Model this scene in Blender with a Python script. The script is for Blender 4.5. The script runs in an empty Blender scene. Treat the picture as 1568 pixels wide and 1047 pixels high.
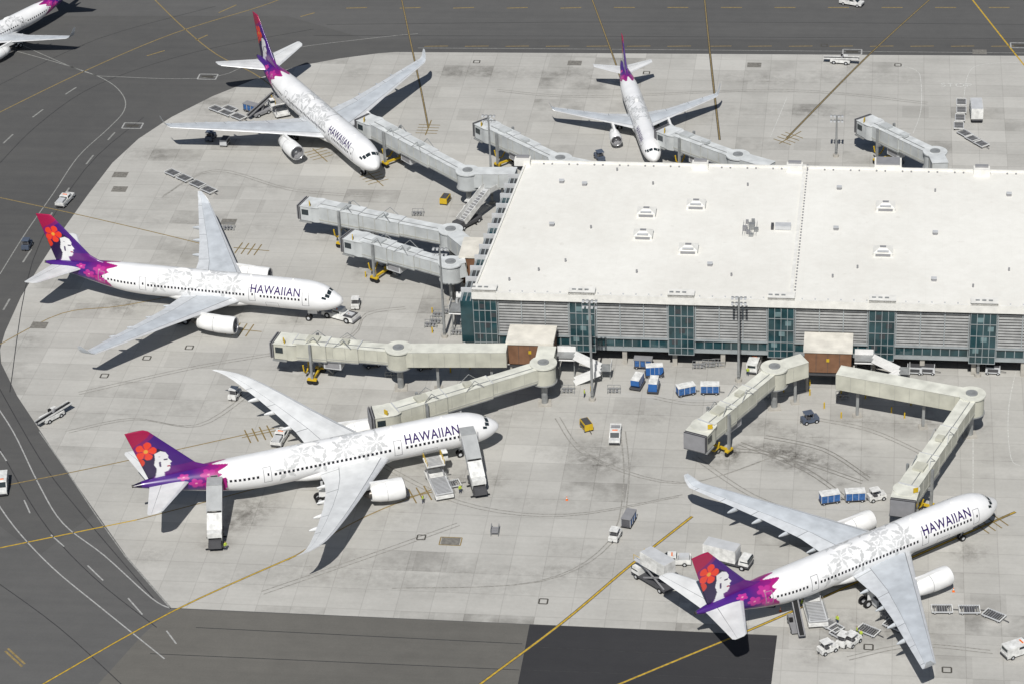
import bpy, bmesh, math, random
import numpy as np
from mathutils import Vector, Matrix
random.seed(7); rng=np.random.RandomState(11)
sc=bpy.context.scene
# ---------------------------------------------------------------- camera
F,H,TH,RO=4234.2,247.36,0.52476,-0.04429
def S(u,v,z=0.0):
    """survey: photo reference point -> world metres at height z"""
    a,b=u-784,v-523.5
    x=a*math.cos(RO)+b*math.sin(RO); y=-a*math.sin(RO)+b*math.cos(RO)
    dz=-F*math.sin(TH)-y*math.cos(TH); dy=F*math.cos(TH)-y*math.sin(TH)
    s=(z-H)/dz
    return Vector((x*s,dy*s,z))
def HD(u1,v1,u2,v2,z=0):
    d=S(u2,v2,z)-S(u1,v1,z); return math.atan2(d.y,d.x)
cam=bpy.data.cameras.new('Camera'); co=bpy.data.objects.new('Camera',cam); sc.collection.objects.link(co)
cam.lens=F/1568*36; cam.clip_end=8000; cam.clip_start=1
co.matrix_world=Matrix.Translation((0,0,H))@Matrix.Rotation(math.pi/2-TH,4,'X')@Matrix.Rotation(RO,4,'Z')
sc.camera=co
# ---------------------------------------------------------------- light
SD=Vector((-0.13,-0.80,1.0)).normalized()
el=math.asin(SD.z); rot=math.atan2(SD.x,SD.y)
w=bpy.data.worlds.new("World"); sc.world=w; w.use_nodes=True
nt=w.node_tree; bg=nt.nodes['Background']; sky=nt.nodes.new('ShaderNodeTexSky')
sky.sky_type='NISHITA'; sky.sun_disc=False; sky.sun_elevation=el; sky.sun_rotation=rot
nt.links.new(sky.outputs[0],bg.inputs[0]); bg.inputs[1].default_value=0.05
sl=bpy.data.lights.new('sun','SUN'); sl.energy=4.6; sl.angle=math.radians(.5); sl.color=(1,.975,.93)
so=bpy.data.objects.new('sun',sl); sc.collection.objects.link(so)
so.rotation_mode='QUATERNION'; so.rotation_quaternion=SD.to_track_quat('Z','Y'); so.location=(0,300,300)
sc.view_settings.view_transform='Standard'; sc.view_settings.look='None'; sc.view_settings.exposure=0
# ---------------------------------------------------------------- materials
MATS={}
def mat(name,col,rough=.6,metal=0,var=.12,scale=.8,coord='Object',spec=.3):
    if name in MATS: return MATS[name]
    m=bpy.data.materials.new(name); m.use_nodes=True; n=m.node_tree; b=n.nodes['Principled BSDF']
    b.inputs['Roughness'].default_value=rough; b.inputs['Metallic'].default_value=metal
    b.inputs['Specular IOR Level'].default_value=spec
    tc=n.nodes.new('ShaderNodeTexCoord'); no=n.nodes.new('ShaderNodeTexNoise'); no.inputs['Scale'].default_value=scale; no.inputs['Detail'].default_value=5
    n.links.new(tc.outputs[coord],no.inputs['Vector'])
    mr=n.nodes.new('ShaderNodeMapRange'); mr.inputs[1].default_value=.3; mr.inputs[2].default_value=.7; mr.inputs[3].default_value=1-var; mr.inputs[4].default_value=1+var*.4
    n.links.new(no.outputs[0],mr.inputs[0])
    hs=n.nodes.new('ShaderNodeHueSaturation'); hs.inputs['Color'].default_value=(*col,1); n.links.new(mr.outputs[0],hs.inputs['Value'])
    n.links.new(hs.outputs[0],b.inputs['Base Color'])
    MATS[name]=m; return m
def colmat(name,rough=.35):
    m=bpy.data.materials.new(name); m.use_nodes=True; n=m.node_tree; b=n.nodes['Principled BSDF']
    a=n.nodes.new('ShaderNodeAttribute'); a.attribute_name='Col'
    tc=n.nodes.new('ShaderNodeTexCoord'); no=n.nodes.new('ShaderNodeTexNoise'); no.inputs['Scale'].default_value=.5; no.inputs['Detail'].default_value=4
    n.links.new(tc.outputs['Object'],no.inputs['Vector'])
    mr=n.nodes.new('ShaderNodeMapRange'); mr.inputs[1].default_value=.3; mr.inputs[2].default_value=.7; mr.inputs[3].default_value=.93; mr.inputs[4].default_value=1.02
    n.links.new(no.outputs[0],mr.inputs[0])
    hs=n.nodes.new('ShaderNodeHueSaturation'); n.links.new(a.outputs['Color'],hs.inputs['Color']); n.links.new(mr.outputs[0],hs.inputs['Value'])
    n.links.new(hs.outputs[0],b.inputs['Base Color']); b.inputs['Roughness'].default_value=rough; b.inputs['Coat Weight'].default_value=.3; b.inputs['Coat Roughness'].default_value=.15
    return m
WHITE=mat('white_paint',(.78,.78,.77),.4); LGREY=mat('light_grey_paint',(.5,.51,.52),.5); MGREY=mat('mid_grey',(.25,.25,.26),.6)
DGREY=mat('dark_grey',(.07,.07,.075),.6); BLACK=mat('rubber',(.015,.015,.016),.8); GLASS=mat('dark_glass',(.02,.03,.035),.08,spec=.6)
YEL=mat('yellow_paint',(.55,.37,.02),.5); BLUE=mat('blue_paint',(.03,.12,.35),.5); RED=mat('red_paint',(.5,.03,.03),.5); ORANGE=mat('orange_paint',(.75,.16,.02),.5)
STEEL=mat('steel',(.38,.38,.38),.4,.6); CREAM=mat('cream_panel',(.50,.495,.42),.6,var=.2,scale=.4); BRGREY=mat('bridge_grey_panel',(.48,.50,.50),.6,var=.2,scale=.4)
RIBC=mat('panel_rib',(.40,.40,.36),.6); BRROOF=mat('bridge_roof',(.60,.62,.62),.7,var=.22,scale=.5); BRROOF2=mat('bridge_roof_cream',(.64,.64,.57),.7,var=.22,scale=.5); BROWN=mat('brown_cladding',(.20,.105,.06),.7,var=.25); TAN=mat('tan_roof',(.68,.65,.58),.7,var=.2,scale=.5)
GALV=mat('galvanised',(.33,.34,.34),.5,.3,var=.3); WHITEB=mat('white_gse',(.7,.7,.68),.5,var=.3,scale=1.2)
# ---------------------------------------------------------------- mesh builder
class MB:
    def __init__(s): s.v=[];s.f=[];s.m=[];s.mats=[];s.sm=[]
    def mi(s,m):
        if m not in s.mats: s.mats.append(m)
        return s.mats.index(m)
    def add(s,vs,fs,m,sm=False):
        o=len(s.v); s.v+= [tuple(p) for p in vs]; k=s.mi(m)
        for f in fs: s.f.append(tuple(i+o for i in f)); s.m.append(k); s.sm.append(sm)
    def box(s,c,d,m,rz=0,tilt=0,top=None):
        """c centre, d size; tilt = pitch about local y; top=(sx,sy) scale of the top face"""
        hx,hy,hz=d[0]/2,d[1]/2,d[2]/2; tx,ty=top or (1,1); vs=[]
        for z,ax,ay in ((-hz,1,1),(hz,tx,ty)):
            for x,y in ((-hx,-hy),(hx,-hy),(hx,hy),(-hx,hy)): vs.append(Vector((x*ax,y*ay,z)))
        R=Matrix.Rotation(rz,3,'Z')@Matrix.Rotation(-tilt,3,'Y'); C=Vector(c)
        s.add([C+R@p for p in vs],[(3,2,1,0),(4,5,6,7),(0,1,5,4),(1,2,6,5),(2,3,7,6),(3,0,4,7)],m)
    def beam(s,p0,p1,w,h,m,w1=None,h1=None):
        p0=Vector(p0);p1=Vector(p1); d=(p1-p0).normalized()
        sd=d.cross(Vector((0,0,1)))
        if sd.length<1e-4: sd=Vector((1,0,0))
        sd.normalize(); up=sd.cross(d).normalized(); w1=w1 or w;h1=h1 or h; vs=[]
        for p,a,b in ((p0,w,h),(p1,w1,h1)):
            for i,j in ((-1,-1),(1,-1),(1,1),(-1,1)): vs.append(p+sd*i*a/2+up*j*b/2)
        s.add(vs,[(3,2,1,0),(4,5,6,7),(0,1,5,4),(1,2,6,5),(2,3,7,6),(3,0,4,7)],m)
    def cyl(s,p0,p1,r0,m,r1=None,n=12,caps=True,sm=True):
        p0=Vector(p0);p1=Vector(p1); r1=r0 if r1 is None else r1; d=(p1-p0).normalized()
        a=d.orthogonal().normalized(); b=d.cross(a); vs=[]
        for p,r in ((p0,r0),(p1,r1)):
            for i in range(n):
                t=2*math.pi*i/n; vs.append(p+(a*math.cos(t)+b*math.sin(t))*r)
        s.add(vs,[(i,(i+1)%n,n+(i+1)%n,n+i) for i in range(n)],m,sm)
        if caps: s.add(vs,[tuple(range(n-1,-1,-1)),tuple(range(n,2*n))],m)
    def prism(s,pts,y0,y1,m):
        """extrude an x-z outline along y"""
        n=len(pts); vs=[(x,y0,z) for x,z in pts]+[(x,y1,z) for x,z in pts]
        s.add(vs,[tuple(range(n)),tuple(range(2*n-1,n-1,-1))]+[(i,n+i,n+(i+1)%n,(i+1)%n) for i in range(n)],m)
    def loft(s,rings,m,sm=True,caps=True):
        n=len(rings[0]); vs=[p for r in rings for p in r]; fs=[]
        for k in range(len(rings)-1):
            for i in range(n): fs.append((k*n+i,k*n+(i+1)%n,(k+1)*n+(i+1)%n,(k+1)*n+i))
        s.add(vs,fs,m,sm)
        if caps: s.add(vs,[tuple(range(n-1,-1,-1)),tuple(range((len(rings)-1)*n,len(rings)*n))],m)
    def wheel(s,x,y,z,r,w,m=None):
        s.cyl((x,y-w/2,z),(x,y+w/2,z),r,m or BLACK,n=12); s.cyl((x,y-w/2-.01,z),(x,y+w/2+.01,z),r*.5,LGREY,n=8)
    def mesh(s,name):
        me=bpy.data.meshes.new(name); me.from_pydata(s.v,[],s.f); 
        for m in s.mats: me.materials.append(m)
        me.polygons.foreach_set('material_index',s.m); me.polygons.foreach_set('use_smooth',s.sm); me.update()
        bm=bmesh.new(); bm.from_mesh(me); bmesh.ops.recalc_face_normals(bm,faces=bm.faces); bm.to_mesh(me); bm.free()
        return me
def put(me,name,loc=(0,0,0),rz=0,parent=None,scale=1):
    o=bpy.data.objects.new(name,me); sc.collection.objects.link(o); o.location=loc; o.rotation_euler=(0,0,rz); o.scale=(scale,)*3
    if parent: o.parent=parent
    return o
def empty(name,loc=(0,0,0),rz=0):
    o=bpy.data.objects.new(name,None); sc.collection.objects.link(o); o.location=loc; o.rotation_euler=(0,0,rz); return o
# ================================================================ GROUND
TA=math.radians(-8.4)
def M(nt,op,a,b=None,c=None):
    n=nt.nodes.new('ShaderNodeMath'); n.operation=op
    for i,x in enumerate((a,b,c)):
        if x is None: continue
        if isinstance(x,(int,float)): n.inputs[i].default_value=x
        else: nt.links.new(x,n.inputs[i])
    return n.outputs[0]
def noise(nt,vec,scale,detail=4,rough=.55,dist=0):
    n=nt.nodes.new('ShaderNodeTexNoise'); n.inputs['Scale'].default_value=scale; n.inputs['Detail'].default_value=detail; n.inputs['Roughness'].default_value=rough; n.inputs['Distortion'].default_value=dist
    nt.links.new(vec,n.inputs['Vector']); return n.outputs[0]
def rng_(nt,x,a,b,c,d,smooth=False):
    n=nt.nodes.new('ShaderNodeMapRange'); n.inputs[1].default_value=a;n.inputs[2].default_value=b;n.inputs[3].default_value=c;n.inputs[4].default_value=d
    if smooth: n.interpolation_type='SMOOTHSTEP'
    nt.links.new(x,n.inputs[0]); return n.outputs[0]
def surf(name,build,rough=.85,ang=None):
    m=bpy.data.materials.new(name); m.use_nodes=True; n=m.node_tree; b=n.nodes['Principled BSDF']; b.inputs['Roughness'].default_value=rough; b.inputs['Specular IOR Level'].default_value=.25
    tc=n.nodes.new('ShaderNodeTexCoord'); mp=n.nodes.new('ShaderNodeMapping'); mp.inputs['Rotation'].default_value=(0,0,-TA if ang is None else ang)
    n.links.new(tc.outputs['Object'],mp.inputs[0])
    val,c0,c1=build(n,mp.outputs[0])
    mx=n.nodes.new('ShaderNodeMix'); mx.data_type='RGBA'; n.links.new(val,mx.inputs[0]); mx.inputs[6].default_value=(*c0,1); mx.inputs[7].default_value=(*c1,1)
    n.links.new(mx.outputs[2],b.inputs['Base Color']); return m
def stretched(nt,vec,sx,sy):
    mp=nt.nodes.new('ShaderNodeMapping'); mp.inputs['Scale'].default_value=(sx,sy,1); nt.links.new(vec,mp.inputs[0]); return mp.outputs[0]
def b_conc(nt,vec):
    sp=nt.nodes.new('ShaderNodeSeparateXYZ'); nt.links.new(vec,sp.inputs[0]); x,y=sp.outputs[0],sp.outputs[1]
    L=5.4
    def joint(v,w):
        f=M(nt,'FRACT',M(nt,'DIVIDE',v,L)); f=M(nt,'MINIMUM',f,M(nt,'SUBTRACT',1.0,f)); return M(nt,'LESS_THAN',M(nt,'MULTIPLY',f,L),w)
    j=M(nt,'MAXIMUM',joint(x,.07),joint(y,.09))
    def cell(lx,ly,ox=0,oy=0):
        cb=nt.nodes.new('ShaderNodeCombineXYZ')
        nt.links.new(M(nt,'FLOOR',M(nt,'DIVIDE',M(nt,'ADD',x,ox),lx)),cb.inputs[0]); nt.links.new(M(nt,'FLOOR',M(nt,'DIVIDE',M(nt,'ADD',y,oy),ly)),cb.inputs[1])
        wn=nt.nodes.new('ShaderNodeTexWhiteNoise'); wn.noise_dimensions='2D'; nt.links.new(cb.outputs[0],wn.inputs['Vector']); return wn.outputs[0]
    s1=cell(L,L); s2=cell(L*2,L,L*3); s3=cell(L*4,L*2,5.4,5.4); s4=cell(L,L*1.0,9.9,0)
    big=noise(nt,vec,.018,3); mid=noise(nt,vec,.12,5,.65); fine=noise(nt,vec,1.4,6,.7)
    streak=noise(nt,stretched(nt,vec,.05,.9),1.0,5,.7); streak2=noise(nt,stretched(nt,vec,.03,.25),1.0,4,.6)
    val=M(nt,'ADD',M(nt,'MULTIPLY',s1,.10),M(nt,'MULTIPLY',big,.30))
    val=M(nt,'ADD',val,M(nt,'MULTIPLY',mid,.45)); val=M(nt,'ADD',val,M(nt,'MULTIPLY',fine,.28)); val=M(nt,'ADD',val,M(nt,'MULTIPLY',streak,.26)); val=M(nt,'ADD',val,M(nt,'MULTIPLY',streak2,.28))
    val=rng_(nt,val,.64,1.12,0,.36)
    patch=M(nt,'MULTIPLY',M(nt,'GREATER_THAN',s2,.90),rng_(nt,mid,.38,.62,.0,.22)); patch2=M(nt,'MULTIPLY',M(nt,'GREATER_THAN',s3,.92),rng_(nt,mid,.4,.6,0,.10)); patch3=M(nt,'MULTIPLY',M(nt,'GREATER_THAN',s4,.95),.10)
    val=M(nt,'ADD',val,M(nt,'ADD',patch,M(nt,'ADD',patch3,patch2)))
    lt=M(nt,'MULTIPLY',M(nt,'LESS_THAN',s2,.06),.10); val=M(nt,'SUBTRACT',val,lt)
    at=nt.nodes.new('ShaderNodeAttribute'); at.attribute_name='stain'
    st=M(nt,'MULTIPLY',at.outputs['Fac'],rng_(nt,noise(nt,vec,.5,6,.75),.38,.62,.1,1.35)); val=M(nt,'ADD',val,st)
    val=M(nt,'ADD',val,M(nt,'MULTIPLY',j,.14))
    return val,(.47,.46,.43),(.07,.064,.055)
def b_asph(nt,vec):
    a=noise(nt,vec,.02,4); b=noise(nt,vec,.3,6,.7); s=noise(nt,stretched(nt,vec,.02,.5),1,4)
    f=noise(nt,vec,3,4,.7)
    v=M(nt,'ADD',M(nt,'MULTIPLY',a,.6),M(nt,'MULTIPLY',b,.35)); v=M(nt,'ADD',v,M(nt,'MULTIPLY',s,.35)); v=M(nt,'ADD',v,M(nt,'MULTIPLY',f,.3))
    return rng_(nt,v,.5,1.1,0,1),(.066,.066,.067),(.112,.11,.105)
def b_asph2(nt,vec):
    v,_,_=b_asph(nt,vec); return v,(.09,.087,.08),(.155,.148,.133)
def b_black(nt,vec):
    v,_,_=b_asph(nt,vec); return v,(.026,.026,.029),(.046,.046,.048)
def b_old(nt,vec):
    v,_,_=b_asph(nt,vec); return v,(.076,.076,.076),(.125,.123,.119)
def b_roof(nt,vec):
    a=noise(nt,vec,.05,5,.6); b=noise(nt,vec,.6,6,.7); sp=nt.nodes.new('ShaderNodeSeparateXYZ'); nt.links.new(vec,sp.inputs[0])
    f=M(nt,'FRACT',M(nt,'DIVIDE',sp.outputs[0],3.0)); sm=M(nt,'LESS_THAN',f,.03)
    d=nt.nodes.new('ShaderNodeVectorMath'); d.operation='DISTANCE'; nt.links.new(stretched(nt,vec,1,1.2),d.inputs[0]); d.inputs[1].default_value=(79.5,13.5*1.2,0)
    stn=M(nt,'MULTIPLY',rng_(nt,d.outputs['Value'],1.0,7.5,.5,0,True),b)
    sp2=rng_(nt,noise(nt,vec,.35,2),.68,.74,0,.12)
    v=M(nt,'ADD',rng_(nt,a,.35,.7,0,.15),rng_(nt,b,.35,.7,0,.12)); v=M(nt,'ADD',v,M(nt,'MULTIPLY',sm,.035)); v=M(nt,'ADD',v,stn); v=M(nt,'ADD',v,sp2)
    return v,(.755,.745,.70),(.33,.30,.25)
CONC=surf('apron_concrete',b_conc); ASPH=surf('asphalt',b_asph); ASPH2=surf('weathered_asphalt',b_asph2); NEWB=surf('new_asphalt',b_black); ASPH3=surf('worn_asphalt',b_old); ROOFM=surf('white_roof_membrane',b_roof,ang=0)
me=bpy.data.meshes.new('ground'); me.from_pydata([(-3000,-2500,0),(3000,-2500,0),(3000,4500,0),(-3000,4500,0)],[],[(0,1,2,3)]); me.materials.append(ASPH); put(me,'ground')
def sheet(name,pts,z,m):
    me=bpy.data.meshes.new(name); ps=[S(*p) for p in pts]
    me.from_pydata([(p.x,p.y,z) for p in ps],[],[tuple(range(len(ps)))]); me.materials.append(m)
    if me.polygons[0].normal.z<0: me.flip_normals()
    return put(me,name)
apx=[(1900,88),(1568,86),(1300,83),(1000,80),(760,78),(640,78),(580,82),(520,90),(455,102),(390,122),(325,148),(262,180),(212,213),(172,250),(135,298),(98,350),(62,405),(32,455),(8,508),(0,535),(2,556),(26,605),(60,660),(100,717),(145,785),(190,848),(262,930),(810,955),(1190,972),(1300,977),(1900,1004)]
def clip(poly,cl):
    out=poly
    n=len(cl)
    for i in range(n):
        a,b=cl[i],cl[(i+1)%n]; inp=out; out=[]
        if not inp: return []
        def side(p): return (b[0]-a[0])*(p[1]-a[1])-(b[1]-a[1])*(p[0]-a[0])
        for k in range(len(inp)):
            p,q=inp[k],inp[(k+1)%len(inp)]; sp,sq=side(p),side(q)
            if sp>=0: out.append(p)
            if (sp>0)!=(sq>0) and abs(sp-sq)>1e-9:
                t=sp/(sp-sq); out.append((p[0]+(q[0]-p[0])*t,p[1]+(q[1]-p[1])*t))
    return out
stains=[(180,468,6,.3),(205,470,5,.25),(385,778,7,.42),(360,800,5,.3),(240,232,5,.2),(1215,690,9,.3),(1120,690,4,.6),(1110,705,4,.4),(905,690,8,.2),(930,705,7,.2),(470,575,5,.2),
 (560,400,5,.2),(640,480,5,.15),(1400,420,4,.2),(1480,845,5,.35),(330,165,7,.25),(430,150,6,.25),(1240,170,6,.15),(1370,960,6,.35),(1250,1000,5,.25),(1290,960,7,.3),(700,735,6,.3),(655,710,5,.25),(330,830,4,.35),
 (480,560,5,.3),(440,560,4,.3),(500,360,4,.35),(560,420,4,.3),(600,235,5,.25),(760,230,4,.25),(1040,245,4,.3),(1340,220,4,.3),(40,520,5,.25),(850,600,6,.1),(1000,640,9,.1),(1500,640,6,.15),(1400,770,4,.4),
 (880,270,4,.2),(300,300,8,.12),(500,640,6,.12),(600,790,9,.12),(1085,905,6,.3),(1060,930,6,.3),(980,170,4,.25),(1090,180,4,.15),(520,235,5,.35),(470,215,5,.25),(120,470,6,.15),(620,560,5,.15),(1180,130,9,.1),(720,110,9,.1),
 (1165,225,4,.15),(1420,640,4,.3),(760,735,4,.3),(365,480,4,.2),(455,490,4,.25),(1160,650,5,.2),(545,110,6,.2),(760,640,6,.12),(1330,640,6,.12),(250,300,5,.12),(235,850,4,.25),(110,680,5,.15),(1450,960,6,.15)]
SW=[(S(a,b),r_,s_) for a,b,r_,s_ in stains]
streaks=[((1150,680),(1330,725),1.6,.28),((1180,700),(1300,745),1.2,.24),((1170,650),(1330,690),.9,.2),((820,690),(960,715),2.5,.10),((130,700),(480,720),2.2,.08),((450,868),(900,880),3,.10),((540,760),(900,770),3,.08),((330,880),(800,905),3,.09),((840,835),(1010,850),2,.12),((620,630),(1000,640),3,.06),((150,330),(420,350),3,.10),((640,110),(900,115),3,.14),((1120,120),(1400,120),3,.12),((190,230),(420,290),2.5,.10),((1080,170),(1300,175),3,.10),((200,620),(560,600),2.5,.07),((60,640),(420,625),2.2,.08),((1000,560),(1240,610),2,.08),((850,870),(1060,880),2.5,.10),((560,480),(700,560),2,.08),((1300,640),(1500,660),2,.1)]
SK=[(S(*a).xy,S(*b).xy,w_,s_) for a,b,w_,s_ in streaks]
def grid_apron():
    cl=[S(*p) for p in apx]; cl=[(p.x,p.y) for p in cl]
    area=sum(cl[i][0]*cl[(i+1)%len(cl)][1]-cl[(i+1)%len(cl)][0]*cl[i][1] for i in range(len(cl)))
    if area<0: cl=cl[::-1]
    a=S(1190,972);b=S(1900,1004);c_=S(1900,1500);d_=S(1180,1047);e_=d_+(d_-a)*3
    cl2=[(a.x,a.y),(e_.x,e_.y),(c_.x,c_.y),(b.x,b.y)]
    vs={};vl=[];fs=[]
    def vid(p):
        k=(round(p[0],3),round(p[1],3))
        if k not in vs: vs[k]=len(vl); vl.append((p[0],p[1],.004))
        return vs[k]
    stp=1.5
    for ix in range(-90,130):
        for iy in range(170,420):
            x=ix*stp;y=iy*stp; sq=[(x,y),(x+stp,y),(x+stp,y+stp),(x,y+stp)]
            for cc in (cl,cl2):
                r=clip(sq,cc)
                if len(r)>=3:
                    ids=[]
                    for p in r:
                        i=vid(p)
                        if i not in ids: ids.append(i)
                    if len(ids)>=3: fs.append(tuple(ids))
    me=bpy.data.meshes.new('apron'); me.from_pydata(vl,[],fs); me.materials.append(CONC)
    V=np.array(vl); st=np.zeros(len(V))
    for p,r_,s_ in SW:
        d=np.hypot((V[:,0]-p.x),(V[:,1]-p.y)); st+=s_*np.exp(-(d/(r_*.6))**2)
    for p,q_,w_,s_ in SK:
        p=np.array(p);q_=np.array(q_); dd=q_-p; t=np.clip(((V[:,:2]-p)@dd)/(dd@dd),0,1); dist=np.linalg.norm(V[:,:2]-(p+t[:,None]*dd),axis=1); st+=s_*1.3*np.exp(-(dist/w_)**2)
    at=me.attributes.new('stain','FLOAT','POINT'); at.data.foreach_set('value',st.astype(np.float32))
    put(me,'concrete_apron')
grid_apron()
sheet('new_asphalt_patch',[(811,955.5),(1190,972.5),(1181,1047),(1172,1120),(775,1120),(793,1047)],.008,NEWB)
sheet('weathered_pavement',[(262,931),(811,955.5),(793,1047),(775,1120),(100,1120),(150,1047),(215,975)],.008,ASPH2)
sheet('taxiway_shoulder_pavement',[(-40,1120),(100,1120),(215,975),(262,931),(190,848),(145,785),(60,850),(-60,760)],.0075,ASPH3)
sheet('taxiway_pavement',[(-300,-30),(2000,-60),(2000,62),(640,60),(560,60),(440,25),(-300,25)],.006,ASPH3)
# ---------------------------------------------------------------- markings
def markmat(name,col):
    m=mat(name,col,.7,0,.35,2.0); return m
MY=markmat('yellow_marking',(.50,.33,.04)); MYD=markmat('faded_yellow_marking',(.27,.20,.085)); MW=markmat('white_marking',(.38,.38,.37)); MK=markmat('dark_marking',(.075,.07,.06)); MWD=markmat('faded_white_marking',(.28,.28,.265)); MR=markmat('patch_mark',(.2,.19,.17)); MT=markmat('tar_seam',(.045,.045,.046)); MWC=markmat('white_apron_marking',(.56,.56,.53)); TIRE=markmat('tyre_track',(.30,.29,.265)); TIRE2=markmat('dark_tyre_track',(.22,.21,.19))
MARK={}
def strip(pts,wd,m,dash=None,z=.012,world=False):
    ps=[p if world else S(*p) for p in pts]; ps=[Vector((p.x,p.y,0)) for p in ps]
    if len(ps)>2 and not dash:
        q=[]
        for i in range(len(ps)-1):
            p0=ps[max(i-1,0)];p1=ps[i];p2=ps[i+1];p3=ps[min(i+2,len(ps)-1)]
            for t in (0,.2,.4,.6,.8):
                q.append(.5*((2*p1)+(p2-p0)*t+(2*p0-5*p1+4*p2-p3)*t*t+(3*p1-p0-3*p2+p3)*t**3))
        q.append(ps[-1]); ps=q
    vs,fs=MARK.setdefault((m.name,z),([],[]))
    o=len(vs)
    for i,p in enumerate(ps):
        a=ps[max(i-1,0)];b=ps[min(i+1,len(ps)-1)]; d=(b-a).normalized(); n=Vector((-d.y,d.x,0))*wd/2
        vs.append((p.x+n.x,p.y+n.y,z)); vs.append((p.x-n.x,p.y-n.y,z))
    for i in range(len(ps)-1): fs.append((o+2*i,o+2*i+1,o+2*i+3,o+2*i+2))
    return ps
def dual(pts,wd=.28,m=None,k=.85):
    strip(pts,k,MK,z=.012); strip(pts,wd,m or MY,z=.016)
strip([(0,303),(115,328),(232,355),(318,376)],.26,MYD); strip([(0,527),(95,480),(190,468),(330,440)],.26,MYD)
dual([(-60,1120),(60,1050),(265,935),(453,850)],.26,MY,.4); strip([(440,857),(560,790),(690,738)],.28,MYD)
strip([(0,838),(210,795)],.28,MY); strip([(210,795),(400,745),(560,700)],.26,MYD); strip([(-20,748),(160,712),(420,655)],.26,MYD)
dual([(690,1085),(735,1047),(858,955),(965,865),(1060,790)],.32,MY,.55); dual([(880,1075),(950,1046),(1056,1002),(1180,950),(1380,860),(1555,783)],.30,MY,.55)
dual([(613,-10),(632,80),(645,140),(656,196)],.2,MYD,.42); dual([(903,-10),(940,90),(960,150),(990,225)],.2,MYD,.42); dual([(1078,-10),(1088,90),(1102,215)],.2,MYD,.5)
dual([(1440,-15),(1330,85),(1204,213)],.2,MYD,.5); strip([(1485,-5),(1568,100),(1620,160)],.35,MY)
strip([(-20,182),(128,110),(265,52),(400,10),(450,-10)],.3,MYD); strip([(232,-5),(280,42),(332,84),(400,120),(470,180)],.28,MYD)
strip([(30,68),(128,110),(180,118),(330,118),(420,80),(560,60),(640,52)],.2,MWD)
strip([(0,72),(100,100),(160,122),(188,146),(190,170),(165,198),(120,240),(82,296),(40,356),(0,420)],.22,MWD)
for p in [((5,220),(20,206)),((50,180),(66,168)),((100,145),(117,134)),((225,86),(252,78)),((300,62),(318,54)),((335,20),(362,8)),((5,475),(15,458)),((35,402),(48,382)),((68,345),(80,326)),((96,303),(106,288)),((132,252),(143,238)),((165,215),(176,203)),((460,26),(482,20))]:
    strip(p,.36,MYD if p[0][0]>200 else MWD)
x=530
while x<1600:
    strip([(x,13 if x<900 else 12),(x+32,12)],.4,MYD); x+=82
x=650
while x<1580:
    strip([(x,71.5),(x+36,71)],.3,MYD); x+=62
strip([(640,74),(1000,76.5),(1600,82)],.2,MWD)
strip([(-20,600),(20,660),(58,738),(96,800),(160,850),(232,915),(262,931)],.22,MW); strip([(-20,745),(22,806),(80,868),(155,930),(252,1008)],.22,MW)
for p in [((37,765),(46,785)),((78,818),(98,836)),((134,865),(158,888)),((196,915),(218,940)),((0,690),(10,705)),((255,965),(270,985))]: strip(p,.24,MW)
strip([(190,848),(262,931)],.3,MWD); strip([(60,660),(100,717),(145,785),(190,848)],.2,MWD)
strip([(8,996),(34,1020)],.35,MYD); strip([(12,992),(38,1016)],.35,MYD)
for p in [[(-20,560),(60,700),(120,780),(235,915)],[(-20,650),(60,790),(140,880),(240,960)],[(-20,880),(90,960),(200,1060)],[(0,250),(60,190),(150,130),(300,80),(480,45)],[(0,130),(150,60),(330,10)],[(500,38),(1000,34),(1568,38)],[(480,55),(900,56),(1568,60)],[(300,960),(800,985)],[(230,1000),(795,1025)],[(820,990),(1185,1008)],[(810,1025),(1182,1040)],[(15,600),(50,400),(130,260),(220,180)]]: strip(p,.16,MT,z=.0105)
for p in [[(1370,98),(1402,108),(1410,124),(1410,170),(1398,205)],[(1560,96),(1500,100),(1482,116),(1476,150)],[(1568,520),(1545,620),(1548,700),(1568,712)],[(1205,150),(1180,210)],[(1490,600),(1490,760)]]: strip(p,.13,MWC)
# tyre tracks (pairs)
for i,p in enumerate([[(560,700),(700,770),(860,790),(1040,760)],[(850,640),(900,700),(1040,740),(1180,700)],[(1060,700),(1150,760),(1260,800)],[(620,470),(560,480),(520,520),(300,560),(120,600)],[(1120,690),(1200,700),(1320,740)],[(1130,680),(1230,720),(1300,770)],[(700,800),(560,850),(400,905)],[(950,660),(955,740),(930,830),(820,890),(600,900)],[(760,140),(900,150),(1200,140),(1420,160)],[(580,300),(450,290),(330,260),(250,300)],[(1230,640),(1330,660),(1420,700)],[(1170,670),(1260,690),(1330,735)],[(1000,610),(1080,620),(1240,600)],[(380,600),(300,650),(200,640),(100,660)],[(1300,1010),(1400,990),(1520,1000)]]):
    ps=[S(*q_) for q_ in p]; d=(ps[1]-ps[0]).normalized(); n=Vector((-d.y,d.x,0))*.85; m_=TIRE2 if i in (4,5,11) else TIRE
    strip(ps,.22,m_,world=True,z=.0101+.0002*i); strip([q_+n for q_ in ps],.22,m_,world=True,z=.0102+.0002*i)
def rectmark(u,v,lx,ly,hd,m,wd=.2,fill=False):
    p=S(u,v); c_,s_=math.cos(hd),math.sin(hd); q=[Vector((p.x+c_*a*lx/2-s_*b*ly/2,p.y+s_*a*lx/2+c_*b*ly/2,0)) for a,b in ((-1,-1),(1,-1),(1,1),(-1,1))]
    if fill: strip([q[0].lerp(q[3],.5),q[1].lerp(q[2],.5)],ly,m,world=True,z=.0134)
    else:
        for i in range(4): strip([q[i],q[(i+1)%4]],wd,m,world=True,z=.0142+.0006*i)
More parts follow.
